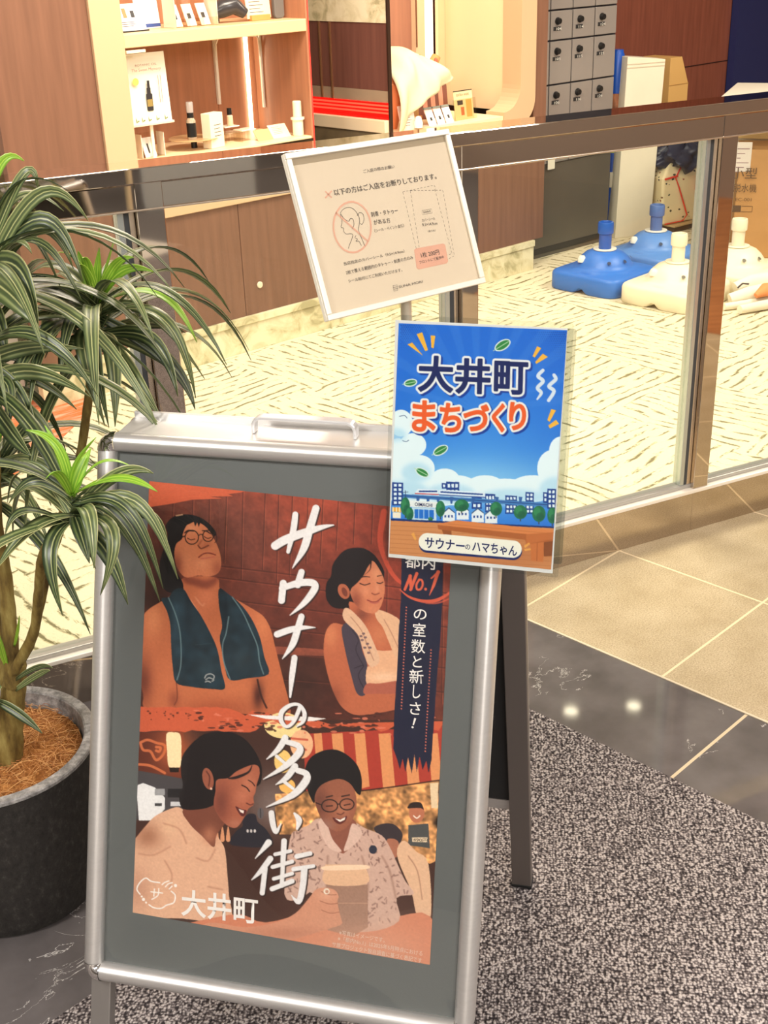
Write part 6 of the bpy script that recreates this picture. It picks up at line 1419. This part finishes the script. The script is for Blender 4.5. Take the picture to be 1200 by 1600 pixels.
MB().tube([(-.145, -.094, .006), (-.04, -.097, .01), (-.03, -.112, .05), (-.09, -.112, .24), (-.11, -.108, .30), (-.06, -.09, .38)], .0038, 8).obj('piping', RED, t)
MB().tube([(-.17, -.106, .30), (-.1, -.108, .31)], .006, 8).obj('piping', RED, t)
for x in (.06, .16):
    MB().tube([(x, -.10, .36), (x+.005, -.125, .28), (x-.005, -.13, .19), (x-.03, -.128, .165), (x-.055, -.126, .21), (x-.05, -.12, .30)], [.006, .008, .009, .009, .008, .006], 8).obj('strap', RED, t)
MB().tube([(.10, -.02, .38), (.105, -.02, .46), (.13, -.02, .47), (.135, -.02, .38)], .006, 8).obj('strap', RED, t)
t = thing('navy_cloth', 'crumpled navy nylon cloth stuffed on top of the patterned bag', 'cloth', (1.69, 6.86, .355), math.radians(30))
rs = np.random.RandomState(4); n1_, n2_ = 60, 30; vs = []
for j in range(n2_+1):
    ph = math.pi*j/n2_-math.pi/2
    for i in range(n1_):
        a = 2*math.pi*i/n1_; r = 1+.16*math.sin(5*a+3*ph)+.10*math.sin(9*a-5*ph+1)+.08*math.sin(13*a+8*ph); vs.append((.20*r*math.cos(a)*math.cos(ph), .11*r*math.sin(a)*math.cos(ph)-.03, .035+.075*math.sin(ph)*(1+.2*math.sin(6*a)+.1*math.sin(15*a))+.015*math.sin(4*a)))
MB().add(vs, [(j*n1_+i, j*n1_+(i+1) % n1_, (j+1)*n1_+(i+1) % n1_, (j+1)*n1_+i) for j in range(n2_) for i in range(n1_)], True).obj('cloth_heap', mat('navy_nylon', (40, 44, 66), .35), t, angle=80)
# spin-dryer carton
cl = fl(1141, 402); CYAW = math.radians(-14)
t = thing('dehydrator_carton', 'brown cardboard carton with Japanese print and a white label behind the right post', 'box', (float(cl[0]), float(cl[1]), 0), CYAW)
KB = mat('kraft_cardboard', (190, 142, 88), .7, vary=(7, .06)); KI = mat('kraft_ink', (92, 70, 50), .7); CH = .53
MB().box2((0, 0, .0005), (.42, .28, CH)).obj('carton_body', KB, t, bevel=.003)
mb = MB(); mb.add([(0, .36, CH), (.42, .28, CH), (.42, .40, CH+.13), (0, .40, CH+.13)], [(0, 1, 2, 3)]); o = mb.obj('rear_flap', mat('pale_cardboard', (222, 184, 124), .7), t, recalc=False); md = o.modifiers.new('th', 'SOLIDIFY'); md.thickness = .004
def ctext(s_, xa, ya, xb, yb, h, bold=.01):
    n_ = np.array([math.sin(CYAW), -math.cos(CYAW), 0]); P0_ = np.array([cl[0], cl[1], 0])
    A_ = plane_pt(xa, ya, P0_, n_)-P0_; B_ = plane_pt(xb, yb, P0_, n_)-P0_; R_ = lambda v: np.array([v[0]*math.cos(-CYAW)-v[1]*math.sin(-CYAW), v[0]*math.sin(-CYAW)+v[1]*math.cos(-CYAW), v[2]])
    a_, b2 = R_(A_), R_(B_); b2[2] = a_[2]; hh_ = h*float((A_+P0_-cC)@cF)/FPX
    text_fit(t, 'carton_lettering', s_, (a_+np.array([0, -.0008, 0]), np.array([0, 0, 1.]), np.array([0, -1., 0])), b2+np.array([0, -.0008, 0]), hh_, KI, bold)
ctext('小型', 1143, 270, 1183, 270, 17); ctext('脱水機', 1146, 293, 1182, 293, 13); ctext('EC-001', 1149, 311, 1174, 311, 5)
def cq(px): 
    n_ = np.array([math.sin(CYAW), -math.cos(CYAW), 0]); P0_ = np.array([cl[0], cl[1], 0]); v = plane_pt(*px, P0_, n_)-P0_; return v[0]*math.cos(-CYAW)-v[1]*math.sin(-CYAW), v[2]
(x0, z0), (x1, z1) = cq((1146, 268)), cq((1176, 222)); o = MB().box2((x0, -.0022, z0), (x1, -.0010, z1)).obj('shipping_label', mat('label_white', (226, 216, 208), .5), t)
mb = MB(); [mb.box2((x0+.01, -.0028, z1-.03-.022*k), (x1-.01-.02*(k % 3), -.0024, z1-.034-.022*k)) for k in range(6)]; mb.obj('label_lines', mat('label_ink', (150, 120, 124), .6), o)
(x0, z0), (x1, z1) = cq((1144, 331)), cq((1158, 321)); MB().box2((x0, -.0018, z0), (x1, -.0008, z1)).obj('dark_print_block', KI, t)
(x2, z2), (x3, z3) = cq((1158, 331)), cq((1176, 322))
for a_, b2 in (((x2, z2), (x3, z2+.002)), ((x2, z3-.002), (x3, z3)), ((x3-.002, z2), (x3, z3))): MB().box2((a_[0], -.0018, a_[1]), (b2[0], -.0008, b2[1])).obj('print_outline', KI, t)
# white foam box
t = thing('white_foam_box', 'white box with a wide white board on top beyond the handrail at right edge', 'box', (1.99, 6.95, 0), math.radians(-23))
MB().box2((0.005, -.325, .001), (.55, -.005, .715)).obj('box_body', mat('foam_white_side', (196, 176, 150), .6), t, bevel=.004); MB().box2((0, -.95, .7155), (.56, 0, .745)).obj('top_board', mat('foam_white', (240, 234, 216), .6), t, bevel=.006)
# brown cabinet seen to the right of the bag
t = thing('brown_cabinet', 'low dark brown cabinet behind the patterned bag', 'cabinet', (2.15, 7.55, 0), math.radians(38)); MB().box2((-.16, 0, .03), (.5, .3, .55)).obj('body', wood('dark_brown_cabinet', (96, 58, 46), .12), t, bevel=.002); MB().box2((-.15, .02, 0), (.49, .3, .0295)).obj('plinth', BLK, t)

# ------------------------------------------------------------------ umbrella bases
def umb_mesh():
    S = .19; n = 64; mb = MB()
    def sq(r0, a, p):     # superellipse-like rounded square with cut corners
        c, s_ = abs(math.cos(a)), abs(math.sin(a)); k = (c**p+s_**p)**(-1/p); return r0*k
    prof = [(.97, .000, 7), (1.0, .006, 7), (1.0, .070, 7), (.975, .082, 7), (.93, .086, 6), (.80, .088, 3.5), (.775, .096, 2.6), (.74, .100, 2.2), (.70, .104, 2), (.66, .118, 2), (.58, .140, 2), (.46, .160, 2), (.34, .170, 2), (.20, .174, 2)]
    vs = []
    for r, z, p in prof:
        for i in range(n):
            a = 2*math.pi*(i+.5)/n; q = sq(S*r, a, p); zz = z
            if z < .03:     # grip notches under the middle of each side
                for q0 in range(4):
                    d = abs(((a-q0*math.pi/2+math.pi) % (2*math.pi))-math.pi)
                    if d < .17: zz = z+.024*(1-(d/.17)**2)
            vs.append((q*math.cos(a), q*math.sin(a), zz))
    m_ = len(prof); fs = [(j*n+i, j*n+(i+1) % n, (j+1)*n+(i+1) % n, (j+1)*n+i) for j in range(m_-1) for i in range(n)] + [tuple(range(n))[::-1], tuple((m_-1)*n+i for i in range(n))]
    return mb.add(vs, fs, True)
def make_umb(col, colt, label, x, y, ring):
    t = thing('umbrella_base', label, 'umbrella base', (x, y, 0), math.radians(45), 'plastic umbrella bases on the shop carpet')
    bm_ = umb_mesh(); bm_.obj('water_tank', mat(*col), t, angle=50)
    MB().lathe([(.030, .1745), (.054, .1745), (.054, .1785), (.030, .1785)], 32, cap=False).obj('collar_ring', ring, t)
    MB().lathe([(.029, .172), (.029, .245), (.0355, .249), (.0365, .255), (.0365, .292), (.034, .300), (.028, .301), (.026, .297), (.026, .25)], 32, cap=False).obj('pole_socket', mat(*colt), t)
    k = 0
    for a in (-135, -95, -50, 30):
        r = .118; MB().lathe([(0, 0), (.009, 0)], 16, cap=False, M=Matrix.Translation((r*math.cos(math.radians(a)), r*math.sin(math.radians(a)), .1315)) @ Matrix.Rotation(math.radians(a), 4, 'Z') @ Matrix.Rotation(math.radians(42), 4, 'Y') @ Matrix.Translation((0, 0, .006))).obj('screw_recess', mat(col[0]+'_recess', tuple(int(c*.45) for c in col[1]), .6), t, recalc=False)  # flat discs in darkened tank colour, recess shade put into the colour
    a = math.radians(150); MB().lathe([(.019, 0), (.019, .018), (.012, .028), (0, .030)], 20, c=(.115*math.cos(a), .115*math.sin(a), .125)).obj('filler_cap', mat('white_filler_cap', (238, 236, 222), .4), t)
    return t
RW = mat('white_ring', (236, 234, 222), .4)
BT, BT2 = ('royal_blue_plastic', (44, 114, 204), .42), ('blue_socket', (30, 88, 180), .3)
WT_, WT2 = ('ivory_plastic_tank', (240, 230, 202), .45), ('ivory_socket', (240, 230, 204), .4)
make_umb(BT, BT2, 'royal blue umbrella base nearest the dark locker cabinet', 1.073, 5.67, RW)
make_umb(('worn_blue_plastic', (86, 138, 208), .42), ('greyish_blue_socket', (84, 112, 170), .4), 'paler blue umbrella base behind the white ones, beside the patterned bag', 1.385, 6.01, RW)
make_umb(WT_, WT2, 'ivory umbrella base in front, touching the royal blue one', 1.348, 5.388, mat('ivory_ring', (244, 236, 212), .4))
make_umb(WT_, WT2, 'ivory umbrella base in front of the brown carton, right of the post', 1.685, 5.64, mat('ivory_ring', (244, 236, 212), .4))
# plain rolls and ribbon standing in for a plush toy at the right edge
c0_ = fl(1168, 488); t = thing('plush_stand_in', 'plain white rolls standing in for a plush toy, with an orange ribbon, on the carpet at the right edge', 'plush stand-in', (float(c0_[0]), float(c0_[1]), 0), math.radians(12))
CT = mat('white_plush', (238, 230, 210), .8)
for k, (P, r) in enumerate((([(-.05, -.02, .022), (.06, .0, .024), (.20, .04, .022)], .021), ([(-.085, .055, .018), (.02, .06, .02), (.15, .09, .02)], .017), ([(-.03, .11, .03), (.06, .10, .055), (.20, .12, .06)], .030), ([(.02, .16, .06), (.09, .16, .085), (.2, .16, .09)], .034))): MB().tube(P, [r*.9, r, r*1.05], 14).obj('plush_roll', CT, t)
MB().tube([(.06, .05, .055), (.11, .06, .075), (.17, .09, .07)], [.012, .03, .026], 12).obj('orange_ribbon', mat('orange_ribbon', (236, 150, 92), .7), t)
MB().tube([(.01, .125, .075), (.03, .12, .095), (.06, .12, .09)], .004, 8).obj('printed_mark', INKB, t)
